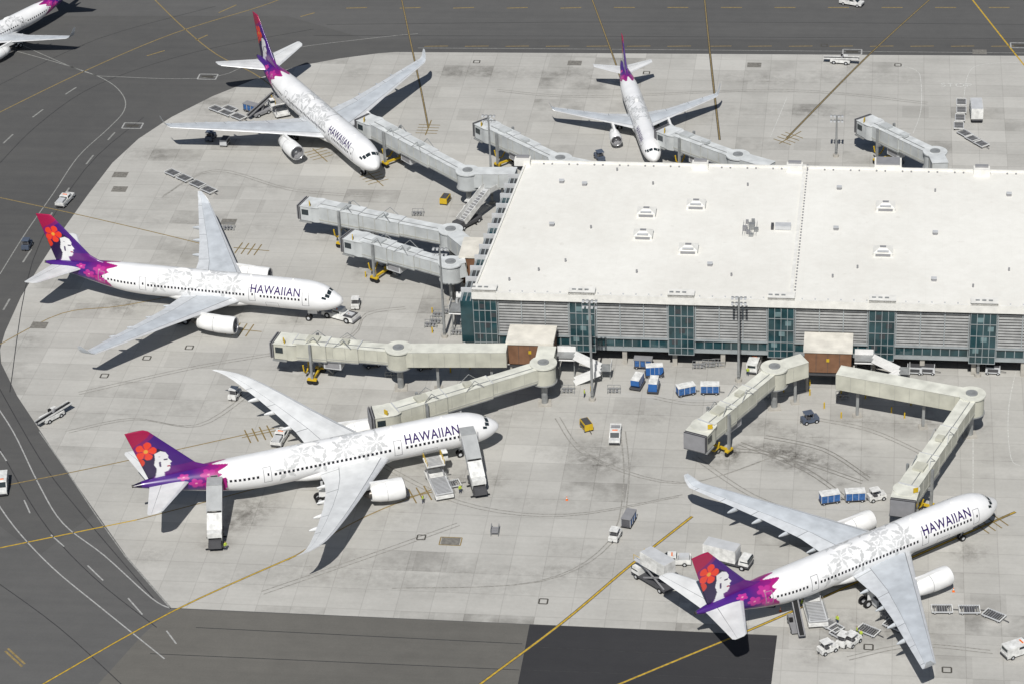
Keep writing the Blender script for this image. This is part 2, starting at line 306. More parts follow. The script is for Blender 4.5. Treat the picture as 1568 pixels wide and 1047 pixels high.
for u,v in [(318,118),(203,193),(1305,80),(1562,70)]: rectmark(u,v,4.0,2.6,TA,MW,.3); rectmark(u,v,2.6,.9,TA,MK,fill=True)
def ladder(u,v,hd,m=MYD,n=4,L=4.5):
    p=S(u,v)
    for i in range(n):
        a=p+Vector((math.cos(hd),math.sin(hd),0))*(i-n/2)*1.3; d=Vector((-math.sin(hd),math.cos(hd),0))*L/2
        strip([a-d,a+d],.24,m,world=True,z=.0172)
    d=Vector((math.cos(hd),math.sin(hd),0))*n*.9; strip([p-d,p+d],.24,m,world=True,z=.0182)
MYL=markmat('stand_marking',(.22,.16,.06))
for a in [(490,238,-1.1),(372,505,-.28),(385,382,-.28),(402,663,.3),(655,754,.3),(1520,798,.53),(575,275,-1.1),(1210,211,.8),(656,196,1.4)]: ladder(*a,m=MYL)
for u,v in [(645,822),(832,920),(1262,70),(290,532),(1050,300),(500,740),(1180,925),(1375,100),(990,112),(730,95),(560,330),(160,575),(225,548),(1330,990),(1450,1025)]: rectmark(u,v,1.3,1.3,TA,MK,.25); 
for u,v in [(60,498),(690,828),(184,268),(183,290),(350,340),(880,97),(1155,100),(1500,80)]: rectmark(u,v,3,2.4,TA,MR,fill=True)
rectmark(690,828,3.4,2.2,TA,MYD,.2)
for (mn,z),(vs,fs) in MARK.items():
    nm='tyre_marks' if 'track' in mn else ('pavement_seam' if 'tar' in mn else 'pavement_marking')
    me=bpy.data.meshes.new(nm); me.from_pydata(vs,[],fs); me.materials.append(bpy.data.materials[mn]); put(me,nm)
def text_mesh(txt,size,ext=0,off=0):
    cu=bpy.data.curves.new('t','FONT'); cu.body=txt; cu.size=size; cu.offset=off; cu.extrude=ext; cu.space_character=1.08
    o=bpy.data.objects.new('t',cu); sc.collection.objects.link(o); bpy.context.view_layer.update()
    dg=bpy.context.evaluated_depsgraph_get(); me=bpy.data.meshes.new_from_object(o.evaluated_get(dg)); bpy.data.objects.remove(o); return me
me=text_mesh('STOP',2.6,0,0); me.materials.append(MWC); put(me,'painted_road_text',S(1440,133)+Vector((0,0,.012)),TA)
# ================================================================ AIRLINERS
def hermite(xs,ys):
    xs=np.array(xs,float);ys=np.array(ys,float); d=np.diff(ys)/np.diff(xs); m=np.zeros(len(xs)); m[0]=d[0];m[-1]=d[-1]
    for i in range(1,len(xs)-1): m[i]=0 if d[i-1]*d[i]<=0 else 2*d[i-1]*d[i]/(d[i-1]+d[i])
    def f(x):
        x=np.asarray(x,float); i=np.clip(np.searchsorted(xs,x)-1,0,len(xs)-2); h=xs[i+1]-xs[i]; t=(x-xs[i])/h
        return (1+2*t)*(1-t)**2*ys[i]+t*(1-t)**2*h*m[i]+t*t*(3-2*t)*ys[i+1]+t*t*(t-1)*h*m[i+1]
    return f
PURPLE=np.array((.055,.010,.17)); DPUR=np.array((.018,.006,.05)); MAG=np.array((.34,.01,.17)); CRIM=np.array((.36,.008,.065)); WH=np.array((.8,.8,.8)); LEAF=np.array((.53,.535,.535)); FLOW=np.array((.78,.05,.02))
class Spec: pass
def make_spec(kind):
    s=Spec(); s.kind=kind
    if kind=='a330': s.L,s.R,s.z0=57.6,2.82,5.2
    if kind=='b787': s.L,s.R,s.z0=61.6,2.92,5.25
    if kind=='a321': s.L,s.R,s.z0=44.2,1.98,3.75
    L,R=s.L,s.R; n=R*2.13
    t0=L*.64
    X=[0,.05*n,.17*n,.34*n,.55*n,.85*n,1.28*n,1.7*n,t0,t0+(L-t0)*.19,t0+(L-t0)*.38,t0+(L-t0)*.57,t0+(L-t0)*.76,t0+(L-t0)*.91,L]
    if kind=='b787': T=[-.22,-.02,.2,.42,.66,.87,.985,1,1,1,1,.975,.91,.80,.66]
    else: T=[-.22,.02,.2,.43,.71,.9,.99,1,1,1,.99,.965,.89,.79,.68]
    Bt=[-.24,-.45,-.62,-.78,-.90,-.98,-1,-1,-1,-.92,-.68,-.34,.03,.33,.52]
    W=[.0,.24,.45,.66,.82,.93,.995,1,1,.985,.88,.70,.47,.25,.09]
    ft,fb,fw=hermite(X,[t*R for t in T]),hermite(X,[t*R for t in Bt]),hermite(X,[t*R for t in W])
    def pt(a,ph):
        aa=np.asarray(a,float); 
        t=ft(aa);b=fb(aa);wd=fw(aa); zc=(t+b)/2; hh=(t-b)/2
        return -aa, wd*np.cos(ph), zc+hh*np.sin(ph)+s.z0
    s.pt=pt; return s
def leaves(L,R):
    """large fern / monstera leaves radiating from points near the wing root"""
    out=[]; r=random.Random(12); k=R/2.82
    hubs=[(.385,.35),(.44,.75),(.50,.25),(.555,.95),(.60,.25),(.415,1.3),(.52,1.42),(.35,.8)]
    for hx,hs in hubs:
        n=r.choice([5,6,7]); a0=r.uniform(0,2)
        for i in range(n):
            dr=a0+2*math.pi*i/n+r.uniform(-.15,.15); ln=r.uniform(.85,1.15)*k
            out.append((L*hx+math.cos(dr)*ln*1.15,hs*R+math.sin(dr)*ln*1.15,dr,ln,ln*r.uniform(.30,.38),r.uniform(.92,1.12)))
    return out
def fus_color(s,A,PH):
    R,L=s.R,s.L; k=R/2.82; C=np.ones(A.shape+(3,))*WH
    side=np.where(np.cos(PH)>=0,PH,np.pi-PH); side=np.where(side>np.pi,side-2*np.pi,side); sa=side*R
    for ca,cs,dr,ln,wd,g in leaves(L,R):
        dx=A-ca;dy=sa-cs; l=dx*math.cos(dr)+dy*math.sin(dr); t=-dx*math.sin(dr)+dy*math.cos(dr); q=np.clip((l+ln)/(2*ln),0,1)
        prof=wd*np.sin(np.pi*q**.75)
        near=(np.abs(l)<ln)
        C[near&(np.abs(t)<prof+.09*k)]=WH
        inside=(np.abs(t)<prof)&near
        cut=(np.abs(t)>.55*prof)&(np.sin((l-np.abs(t)*.7)*6.5/k)>.75)
        C[inside&~cut]=LEAF*g
    e=L*(.778)+.9*np.sin(sa*1.3/k+.5)+.5*np.sin(sa*3.1/k+1)
    low=sa>-.7*R
    C[(A>e-1.0*k+1.3*k*np.abs(np.sin(sa*1.7/k)))&low]=MAG
    pw=(A>e+1.3*k+.8*np.sin(sa*2.3/k+2))&low
    g=np.clip((A-L*.79)/(L*.06),0,1)[...,None]; C[pw]=((MAG*.6+PURPLE*.4)*(1-g)+PURPLE*g)[pw]
    for fa,fs,rr_ in ((.805,.75,1.3),(.84,.15,1.2),(.80,-.15,1.1),(.87,.8,1.0)):
        dx=A-L*fa;dy=sa-fs*R; rr=np.hypot(dx,dy); th=np.arctan2(dy,dx)
        m=(rr<rr_*k*(.6+.4*np.abs(np.cos(2.5*th))))&low; C[m]=np.array((.40,.025,.23))
        m=(rr<.18*k)&low; C[m]=np.array((.6,.25,.35))
    if s.kind=='b787': C[A>L-1.3]=DPUR*.6
    return C
def fuselage(s):
    R,L=s.R,s.L
    As=np.array(list(np.linspace(0,1,14)**2*1.2)+list(np.arange(1.35,L,.12))+[L]); n=160; Ph=np.linspace(0,2*np.pi,n,endpoint=False)
    A,PH=np.meshgrid(As,Ph,indexing='ij'); X,Y,Z=s.pt(A,PH)
    me=bpy.data.meshes.new('fuselage'); V=np.stack([X,Y,Z],-1).reshape(-1,3); fs=[]; m=len(As)
    for i in range(m-1):
        for j in range(n): fs.append((i*n+j,i*n+(j+1)%n,(i+1)*n+(j+1)%n,(i+1)*n+j))
    fs.append(tuple((m-1)*n+j for j in range(n)))
    me.from_pydata(V.tolist(),[],fs); me.materials.append(PAINT)
    ca=me.color_attributes.new('Col','FLOAT_COLOR','POINT'); C=fus_color(s,A,PH).reshape(-1,3); C=np.hstack([C,np.ones((len(C),1))]); ca.data.foreach_set('color',C.astype(np.float32).ravel())
    me.polygons.foreach_set('use_smooth',[True]*len(fs))
    bm=bmesh.new(); bm.from_mesh(me); bmesh.ops.recalc_face_normals(bm,faces=bm.faces); bm.to_mesh(me); bm.free()
    return me
def patch(mb,s,a0,a1,p0,p1,m,off=.015,na=2,npj=3,skew=0,sides=(1,-1)):
    for sg in sides:
        g=[]
        for i in range(na+1):
            for j in range(npj+1):
                a=a0+(a1-a0)*i/na+skew*(j/npj); p=math.radians(p0+(p1-p0)*j/npj); x,y,z=s.pt(a,p); nrm=Vector((0,math.cos(p),math.sin(p)))
                x,y,z=float(x),float(y),float(z); v=Vector((x,y,z))+nrm*off+(Vector((.5*off,0,0)) if a<4 else Vector()); v.y*=sg; g.append(v)
        fs=[(i*(npj+1)+j,i*(npj+1)+j+1,(i+1)*(npj+1)+j+1,(i+1)*(npj+1)+j) for i in range(na) for j in range(npj)]
        mb.add(g,fs,m,True)
PAINT=colmat('airliner_livery_paint')
WINM=mat('cabin_window',(.012,.012,.018),.2); SEAM=mat('panel_seam',(.26,.26,.27),.6); NAVY=mat('title_purple',(.03,.010,.10),.4)
WG=mat('wing_grey_paint',(.50,.53,.56),.35,var=.18,scale=.5); WG7=mat('wing_white_paint',(.66,.67,.67),.35,var=.14,scale=.5); SLAT=mat('slat_metal',(.62,.63,.64),.35,.2); GAP=mat('control_surface_gap',(.2,.21,.22),.7); FLAP=mat('flap_grey_paint',(.56,.58,.60),.4,var=.14)
COWL=mat('engine_cowl_paint',(.76,.76,.75),.35,var=.1); LIP=mat('inlet_lip_metal',(.6,.6,.61),.25,.8); FAN=mat('fan_dark',(.025,.025,.03),.4); HOT=mat('exhaust_metal',(.14,.13,.12),.4,.7)
def details(s):
    mb=MB(); R,L=s.R,s.L; k=R/2.82
    doors={'a330':[5.6,15.8,37,45.2],'b787':[5.9,17.5,39.5,48.2],'a321':[4.6,13.5,25.5,34.3]}[s.kind]; dw=1.1*k+.1
    w0,w1=7.3*k,L*.77; a=w0; st=.66 if s.kind!='b787' else .74
    hw=.34 if s.kind!='b787' else .40
    while a<w1:
        if not any(d-.6<a<d+1.6 for d in doors): patch(mb,s,a,a+hw,4,13,WINM,.012,1,1)
        a+=st
    for d in doors:
        p0,p1=-14,36
        for (x0,x1,q0,q1) in ((d,d+.10,p0,p1),(d+dw,d+dw+.10,p0,p1),(d,d+dw+.10,p1,p1+1.8),(d,d+dw+.10,p0-1.8,p0)): patch(mb,s,x0,x1,q0,q1,SEAM,.012,1,5)
        patch(mb,s,d+.4,d+.4+.3,8,17,WINM,.012,1,1)
    for d in ((11.5,13.9) if s.kind!='a321' else (9,10.8),):
        for (x0,x1,q0,q1) in ((d[0],d[0]+.06,-48,-16),(d[1],d[1]+.06,-48,-16),(d[0],d[1],-16,-15),(d[0],d[1],-49,-48)): patch(mb,s,x0,x1,q0,q1,SEAM,.012,1,3,sides=(-1,))
    c=1.0 if s.kind!='a321' else .78
    patch(mb,s,2.0*c,2.62*c,57,86,GLASS,.02,3,4); patch(mb,s,2.12*c,2.85*c,37,54,GLASS,.02,3,4,skew=-.05); patch(mb,s,2.6*c,3.35*c,23,34,GLASS,.02,3,3)
    r=[]
    for t in np.linspace(0,1,13):
        a=L*(.285+.315*t); e=math.sin(math.pi*t)**.45 if 0<t<1 else 0.02
        ring=[]
        for j in range(24):
            q=2*math.pi*j/24; ring.append((-a,math.cos(q)*R*1.02*(.25+.83*e),s.z0-R*.62+math.sin(q)*R*(.18+.38*e)))
        r.append(ring)
    mb.loft(r,COWL)
    for a in (L*.16,L*.3,L*.44): mb.box((-a,0,s.z0+R+.15),(.45,.05,.35),WHITE,top=(.5,1))
    mb.loft([[(-a,math.cos(q)*w_,s.z0+R-.1+max(0,math.sin(q))*h_) for q in np.linspace(0,2*math.pi,14,endpoint=False)] for a,w_,h_ in ((L*.5,.1,.1),(L*.515,.5,.42),(L*.54,.5,.42),(L*.56,.1,.1))],COWL)
    mb.cyl((-L+.02,0,float(s.pt(L,0)[2])),(-L-.25,0,float(s.pt(L,0)[2])),.22*k+.03,HOT,n=10)
    ng=6.6*k+.2; R_=.5*k+.05
    mb.cyl((-ng,0,R_),(-ng,0,s.z0-R*.8),.11,LGREY); 
    for y in (-.35,.35): mb.wheel(-ng,y,R_,R_,.3)
    mb.box((-ng+.9,.5*k,s.z0-R-.35),(1.8,.05,.8),WHITE); mb.box((-ng+.9,-.5*k,s.z0-R-.35),(1.8,.05,.8),WHITE)
    mg={'a330':(29.3,5.3),'b787':(31.8,5.0),'a321':(22.3,3.8)}[s.kind]; wr=.7*k if s.kind!='a321' else .58
    for y in (-mg[1],mg[1]):
        mb.cyl((-mg[0],y,wr),(-mg[0],y*.93,s.z0-R*.55),.22*k,LGREY)
        for dx in ((-.75,.75) if s.kind!='a321' else (0,)):
            for dy in (-.6*k,.6*k): mb.wheel(-mg[0]+dx,y+dy,wr,wr,.45*k)
        mb.beam((-mg[0]-1,y,wr),(-mg[0]+1,y,wr),.2,.25,LGREY); mb.box((-mg[0],y*1.12,wr+1.4*k),(1.6,.06,1.7*k),WHITE)
    return mb.mesh('fuselage_details')
def title(s):
    R=s.R;k=R/2.82
    h0=1.5*k; me0=text_mesh('HAWAIIAN',h0/.7,0,.035*k)
    bm=bmesh.new(); bm.from_mesh(me0); 
    for i in range(1,10): bmesh.ops.bisect_plane(bm,geom=bm.verts[:]+bm.edges[:]+bm.faces[:],plane_co=(0,h0*i/10,0),plane_no=(0,1,0))
    xs=[v.co.x for v in bm.verts]; W=max(xs)-min(xs); x0=min(xs); tw={'a330':9.4,'b787':9.3,'a321':6.2}[s.kind]; a_c={'a330':12.0,'b787':12.2,'a321':9.0}[s.kind]
    sc_=tw/W; me=bpy.data.meshes.new('title_lettering'); vs=[];fs=[]
    bm.verts.index_update()
    for sg in (1,-1):
        o=len(vs)
        for v in bm.verts:
            t=(v.co.x-x0)*sc_-tw/2; a=a_c+t*sg; ph=math.radians(20)+v.co.y/R
            x,y,z=[float(q_) for q_ in s.pt(a,ph)]; y+=math.cos(ph)*.022; z+=math.sin(ph)*.022; vs.append((x,y*sg,z))
        for f in bm.faces: fs.append(tuple(o+v.index for v in f.verts))
    me.from_pydata(vs,[],fs); me.materials.append(NAVY); bm.free(); return me
def airfoil(mb,st,up,mats,nchord=None):
    xc=nchord or [0,.012,.04,.10,.115,.28,.45,.62,.715,.725,.86,1.0]
    def th(x,t): return 5*t*(.2969*math.sqrt(x)-.126*x-.3516*x*x+.2843*x**3-.1036*x**4)
    rings=[]
    for (y,le,ch,z,t) in st:
        r=[(x,th(x,t)) for x in xc]+[(x,-th(x,t)*.75) for x in xc[-2:0:-1]]
        rings.append([(-(le+x*ch),up*y,z+h*ch) for x,h in r])
    n=len(rings[0]); vs=[p for r in rings for p in r]; nc=len(xc)
    for k in range(len(rings)-1):
        thin=abs(st[k+1][0]-st[k][0])<.12
        for i in range(n):
            f=(k*n+i,k*n+(i+1)%n,(k+1)*n+(i+1)%n,(k+1)*n+i)
            ii=i if i<nc-1 else (2*nc-3-i)
            x=xc[ii]; m=mats[0]
            if ii<=2: m=mats[1]
            elif abs(xc[ii+1]-xc[ii])<.02: m=mats[2]
            elif thin and x>=.7: m=mats[2]
            elif x>=.72 and len(mats)>3: m=mats[3]
            mb.add([vs[q_] for q_ in f],[(0,1,2,3)],m,True)
    mb.add(rings[-1],[tuple(range(n))],mats[0])
def interp_st(base,ys):
    b=np.array(base,float); out=[]
    for y in ys: out.append(tuple([y]+[float(np.interp(y,b[:,0],b[:,i])) for i in range(1,5)]))
    return out
WST={'a330':[(0,17.4,13.2,3.75,.14),(2.8,19.3,11.0,3.95,.14),(9.4,23.6,7.7,4.65,.12),(16,27.8,5.7,5.25,.11),(23,32.2,4.0,5.8,.105),(29.0,36.0,2.5,6.25,.10),(29.5,36.5,2.1,6.65,.08),(29.85,37.2,1.6,7.4,.08),(30.1,38.0,.8,8.2,.07)],
 'b787':[(0,17.6,14,3.8,.14),(2.9,20.0,11.6,4.0,.14),(6.5,22.5,9.2,4.35,.13),(10,24.9,7.5,4.75,.12),(15,28.2,5.9,5.35,.11),(20,31.5,4.6,6.1,.10),(24,34.3,3.6,6.7,.10),(26.5,36.3,2.8,7.1,.09),(28,37.9,2.1,7.35,.09),(29.2,39.7,1.3,7.6,.08),(29.9,41.4,.5,7.8,.07)],
 'a321':[(0,14.6,8.6,2.75,.14),(1.98,16.0,6.9,2.9,.14),(6.4,18.6,4.4,3.3,.12),(12,21.8,3.1,3.75,.11),(16.7,24.5,1.9,4.15,.10),(17.2,24.8,1.7,4.4,.08),(17.6,25.3,1.2,5.3,.08),(17.9,25.9,.7,6.4,.07)]}
def wing(s,sg):
    mb=MB(); base=WST[s.kind]; T=base[-1][0]; tipbreak={'a330':29.0,'b787':24,'a321':16.7}[s.kind]
    ys=sorted(set([b[0] for b in base]+[f*T+d for f in (.11,.33,.60,.78,.93) for d in (0,.1) if f*T<tipbreak]+[f*T for f in (.2,.45,.52,.7,.86) if f*T<tipbreak]))
    col=WG7 if s.kind=='b787' else WG
    airfoil(mb,interp_st(base,ys),sg,(col,SLAT,GAP,col if s.kind=='b787' else FLAP))
    b=np.array(base)
    for f in (.22,.40,.56,.70)[:4 if s.kind!='a321' else 3]:
        y=f*T; le,ch,z=[np.interp(y,b[:,0],b[:,i]) for i in (1,2,3)]; k=s.R/2.82; a0=le+ch*.55; a1=le+ch+1.3*k
        rings=[]
        for t in np.linspace(0,1,7):
            e=math.sin(math.pi*(.04+.92*t))**.6; a=a0+(a1-a0)*t
            rings.append([(-a,sg*y+math.cos(q)*.28*k*e,z-.35*k-.15*t+math.sin(q)*.42*k*e) for q in np.linspace(0,2*math.pi,10,endpoint=False)])
        mb.loft(rings,col)
    return mb.mesh('wing_left' if sg>0 else 'wing_right')
def stab(s,sg):
    mb=MB(); L=s.L
    if s.kind=='a321': st=[(0,37.6,4.6,4.75,.1),(1.0,38.3,4.2,4.85,.1),(6.2,41.6,1.6,5.4,.09)]
    elif s.kind=='a330': st=[(0,49.0,7.2,6.7,.1),(1.4,50.0,6.4,6.85,.1),(9.4,55.2,2.6,7.8,.09),(9.75,55.9,1.6,7.85,.07)]
    else: st=[(0,51.6,7.4,6.6,.1),(1.4,52.6,6.7,6.75,.1),(9.4,58.6,2.6,7.35,.09),(9.9,59.6,1.4,7.4,.07)]
    airfoil(mb,st,sg,(WG7,SLAT,GAP),nchord=[0,.012,.04,.1,.3,.5,.70,.715,.86,1.0]); return mb.mesh('tailplane_left' if sg>0 else 'tailplane_right')
FACE_POLY=[(4.3,4.6),(5.3,4.25),(6.1,4.6),(6.5,5.3),(6.4,5.75),(6.95,6.55),(6.6,6.8),(6.75,7.1),(6.5,7.3),(6.65,7.6),(6.25,8.15),(5.6,8.3),(5.6,8.9),(6.3,9.6),(3.6,9.8),(4.1,8.9),(4.45,7.6),(4.1,6.6),(4.35,5.5)]
def inpoly(x,y,P_):
    c_=False; j=len(P_)-1
    for i in range(len(P_)):
        xi,yi=P_[i]; xj,yj=P_[j]
        if (yi>y)!=(yj>y) and x<(xj-xi)*(y-yi)/(yj-yi)+xi: c_=not c_
        j=i
    return c_
def fin(s):
    if s.kind=='a321': LE=[(5.2,34.2),(6.0,35.6),(6.6,36.6),(11.75,41.5)]; TE=[(5.2,42.0),(11.75,43.8)]
    elif s.kind=='a330': LE=[(7.6,44.6),(8.3,47.0),(9.2,48.6),(16.9,55.4)]; TE=[(7.6,55.6),(16.9,58.4)]
    else: LE=[(7.6,47.0),(8.2,49.2),(9.2,51.2),(16.6,58.2),(16.95,58.9)]; TE=[(7.6,59.0),(16.95,62.0)]
    z0,z1=LE[0][0]-.5,LE[-1][0]; nz,nx=120,96; k=(z1-z0)/9.8
    V=[];C=[]
    zs=np.linspace(z0,z1,nz); 
    tx,tz=TE[-1][1],z1
    def colr(a,z,s_):
        x=(tx-a)/k; y=(tz-z)/k
        c=PURPLE.copy()
        edge=1.5+.5*math.sin(y*1.4)+max(0,(2.8-y))*1.0
        if x<edge+1.1 and y<5.4: c=CRIM*.45+PURPLE*.6
        if x<edge and y<4.6: c=CRIM
        if y>7.4: c=PURPLE*.8+MAG*.2
        # long hair falling behind the face
        hx,hy=x-4.3,y-6.2
        if (hx/2.1)**2+(hy/2.6)**2<1: c=DPUR
        if ((x-3.0)/1.2)**2+((y-7.6)/1.9)**2<1: c=DPUR
        if inpoly(x,y,FACE_POLY): c=WH*.95
        if abs(x-6.0)<.32 and abs(y-5.95)<.11: c=DPUR
        if abs(x-6.35)<.22 and abs(y-7.25)<.12: c=CRIM
        if 4.9<x<5.2 and 5.2<y<7.2 and math.sin(y*3)>-.2: c=DPUR*1.6
        r=math.hypot(x-3.0,y-3.9); th=math.atan2(y-3.9,x-3.0)
        if r<1.75*(.70+.30*abs(math.cos(2.5*th))): c=FLOW if abs(math.cos(2.5*th))>.25 or r<.5 else CRIM
        if r<.34: c=np.array((.75,.35,.05))
        r2=math.hypot(x-1.9,y-5.9)
        if r2<.75: c=FLOW*.8
        return c
    for sg in (1,-1):
        for z in zs:
            le=np.interp(z,[p[0] for p in LE],[p[1] for p in LE]); te=np.interp(z,[p[0] for p in TE],[p[1] for p in TE]); ch=te-le
            for i in range(nx):
                x=(i/(nx-1)); x=x*x*(.3)+x*.7; t=.095
                h=5*t*(.2969*math.sqrt(x)-.126*x-.3516*x*x+.2843*x**3-.1036*x**4)*min(ch,7)
                a=le+x*ch; V.append((-a,sg*h,z)); C.append((*colr(a,z,x),1))
    fs=[]
    for q_ in range(2):
        o=q_*nz*nx
        for j in range(nz-1):
            for i in range(nx-1): fs.append((o+j*nx+i,o+j*nx+i+1,o+(j+1)*nx+i+1,o+(j+1)*nx+i))
    o=(nz-1)*nx
    for i in range(nx-1): fs.append((o+i,o+i+1,o+nz*nx+i+1,o+nz*nx+i))
    me=bpy.data.meshes.new('tail_fin'); me.from_pydata(V,[],fs); me.materials.append(PAINT)
    ca=me.color_attributes.new('Col','FLOAT_COLOR','POINT'); ca.data.foreach_set('color',np.array(C,np.float32).ravel())
    me.polygons.foreach_set('use_smooth',[True]*len(fs))
    bm=bmesh.new(); bm.from_mesh(me); bmesh.ops.remove_doubles(bm,verts=bm.verts,dist=.001); bmesh.ops.recalc_face_normals(bm,faces=bm.faces); bm.to_mesh(me); bm.free(); return me
def engine(s,sg):
    a0,y,z,r,Ln={'a330':(17.3,9.4,2.95,1.62,7.2),'b787':(19.4,9.8,2.75,1.82,5.6),'a321':(12.6,5.75,1.95,1.22,4.6)}[s.kind]
    mb=MB(); n=36
    def lathe(prof,m):
        rings=[[(-(a0+x),sg*y+math.cos(t)*q_,z+math.sin(t)*q_) for t in np.linspace(0,2*math.pi,n,endpoint=False)] for x,q_ in prof]; mb.loft(rings,m,caps=False)
    lathe([(1.3,r*.80),(.5,r*.78),(.15,r*.80),(0.0,r*.86),(.12,r*.93)],LIP)
    lathe([(.12,r*.93),(.5,r*.975),(1.5,r),(Ln*.45,r*.98),(Ln*.75,r*.86),(Ln,r*.66),(Ln+.02,r*.62),(Ln-.8,r*.62)],COWL)
    lathe([(Ln*.55,r*.962),(Ln*.56,r*.957)],SEAM)
    lathe([(1.3,r*.80),(1.31,.02)],FAN); lathe([(1.3,.32*r),(.9,.2*r),(.65,.02)],LGREY); lathe([(Ln-.8,r*.62),(Ln-.81,.3)],HOT)
    lathe([(Ln-.8,r*.42),(Ln+.5,r*.36),(Ln+1.3,.03)],HOT)
    for i in range(22):
        t=2*math.pi*i/22; px_=-(a0+1.24); mb.beam((px_,sg*y+math.cos(t)*r*.25,z+math.sin(t)*r*.25),(px_-.02,sg*y+math.cos(t)*r*.78,z+math.sin(t)*r*.78),.06,.2*r,MGREY)
    b=np.array(WST[s.kind]); le=np.interp(y,b[:,0],b[:,1]); wz=np.interp(y,b[:,0],b[:,3]); 
    pts=[(-(a0+1.2),z+r*.95),(-(a0+Ln*.5),z+r*1.12),(-le-.2,wz+.25),(-le-3.2,wz-.15),(-(le+1.5),z+r*.5),(-(a0+1.2),z+r*.6)]
    mb.prism(pts,sg*y-.22,sg*y+.22,COWL); return mb.mesh('engine_left' if sg>0 else 'engine_right')
SPECS={};SP={}
def airliner(kind,x,y,h):
    if kind not in SPECS:
        s=make_spec(kind); SP[kind]=s; SPECS[kind]=[('fuselage',fuselage(s)),('fuselage_details',details(s)),('title_lettering',title(s)),('wing_left',wing(s,1)),('wing_right',wing(s,-1)),('tailplane_left',stab(s,1)),('tailplane_right',stab(s,-1)),('tail_fin',fin(s)),('engine_left',engine(s,1)),('engine_right',engine(s,-1))]
    e=empty('passenger_airliner',(x,y,0),h)
    for n_,m_ in SPECS[kind]: put(m_,n_,parent=e)
    return e
airliner('a330',-30.14,436.64,-.280); e787=airliner('b787',-2.82,392.17,.2907); airliner('a330',75.02,362.57,.534); airliner('a330',-25.17,490.39,-1.0976); airliner('a321',29.79,490.64,-1.4784)
tp=S(113,46,6.0); h=math.radians(-127); airliner('a321',tp.x+math.cos(h)*26-(-math.sin(h))*17.9,tp.y+math.sin(h)*26-math.cos(h)*17.9,h)
mb=MB(); patch(mb,SP['b787'],5.95,7.05,-13,36,FAN,.03,2,6,sides=(-1,)); patch(mb,SP['b787'],48.25,49.35,-13,36,FAN,.03,2,6,sides=(-1,)); mb.box((-5.2,-3.15,5.5),(1.1,.12,1.9),WHITE); mb.box((-47.5,-2.9,6.0),(1.1,.12,1.9),mat('livery_magenta',tuple(MAG),.4)); put(mb.mesh('open_doors'),'open_doors',parent=e787)
# ================================================================ TERMINAL
PARA=mat('parapet_white',(.72,.71,.67),.7,var=.12); LOUV=mat('louvre_metal',(.42,.425,.42),.5,.1,var=.2); FACE=mat('facade_dark',(.05,.055,.06),.5); TEAL=mat('tinted_glazing',(.022,.062,.072),.08,spec=.7,var=.5,scale=.35); MULL=mat('mullion',(.34,.37,.38),.4,.2); CONCW=mat('concrete_column',(.4,.38,.34),.8,var=.2)
TOR=Vector((-6.6,420.2,0)); term=empty('airport_terminal',TOR,TA)
def TL(u,v,z):
    p=S(u,v,z)-TOR; return Vector((p.x*math.cos(TA)+p.y*math.sin(TA),-p.x*math.sin(TA)+p.y*math.cos(TA),z))
RZ=14.5; W=150; D=51.6; SK_=3.2
mb=MB()
def slab(mb,q,z0,z1,m):
    vs=[(x,y,z0) for x,y in q]+[(x,y,z1) for x,y in q]; n=len(q)
    mb.add(vs,[tuple(range(n-1,-1,-1)),tuple(range(n,2*n))]+[(i,(i+1)%n,n+(i+1)%n,n+i) for i in range(n)],m)
slab(mb,[(0.35,.35),(W,.35),(W,D-.35),(SK_+.35,D-.35)],13.3,RZ-.35,ROOFM)
par=mb
slab(par,[(0,0),(W,0),(W,.35),(0,.35)],13.0,RZ,PARA); slab(par,[(0,.352),(.35,.352),(SK_+.35,D-.352),(SK_,D-.352)],13.0,RZ,PARA); slab(par,[(SK_,D-.35),(W,D-.35),(W,D),(SK_,D)],13.0,RZ,PARA)
rm=mb.mesh('roof'); put(rm,'roof',parent=term)
mb=MB(); bays=[-.3+17.2*i for i in range(9)]
slab(mb,[(.6,1.6),(W,1.6),(W,D-1.0),(SK_+.9,D-1.0)],3.6,13.28,FACE)
slab(mb,[(1.2,6.0),(W,6.0),(W,D-3.0),(SK_+1.8,D-3.0)],0,3.6,FACE)
slab(mb,[(.4,1.0),(W,1.0),(W,1.7),(.4,1.7)],3.0,3.9,MULL)
rr=random.Random(3)
xq=3.0
while xq<140:
    wq=rr.choice([3.2,4.2,2.2]); slab(mb,[(xq,5.9),(xq+wq,5.9),(xq+wq,5.99),(xq,5.99)],0.02,2.9,rr.choice([LGREY,MGREY,DGREY,BROWN,GALV])); xq+=wq+rr.uniform(1.2,3.5)
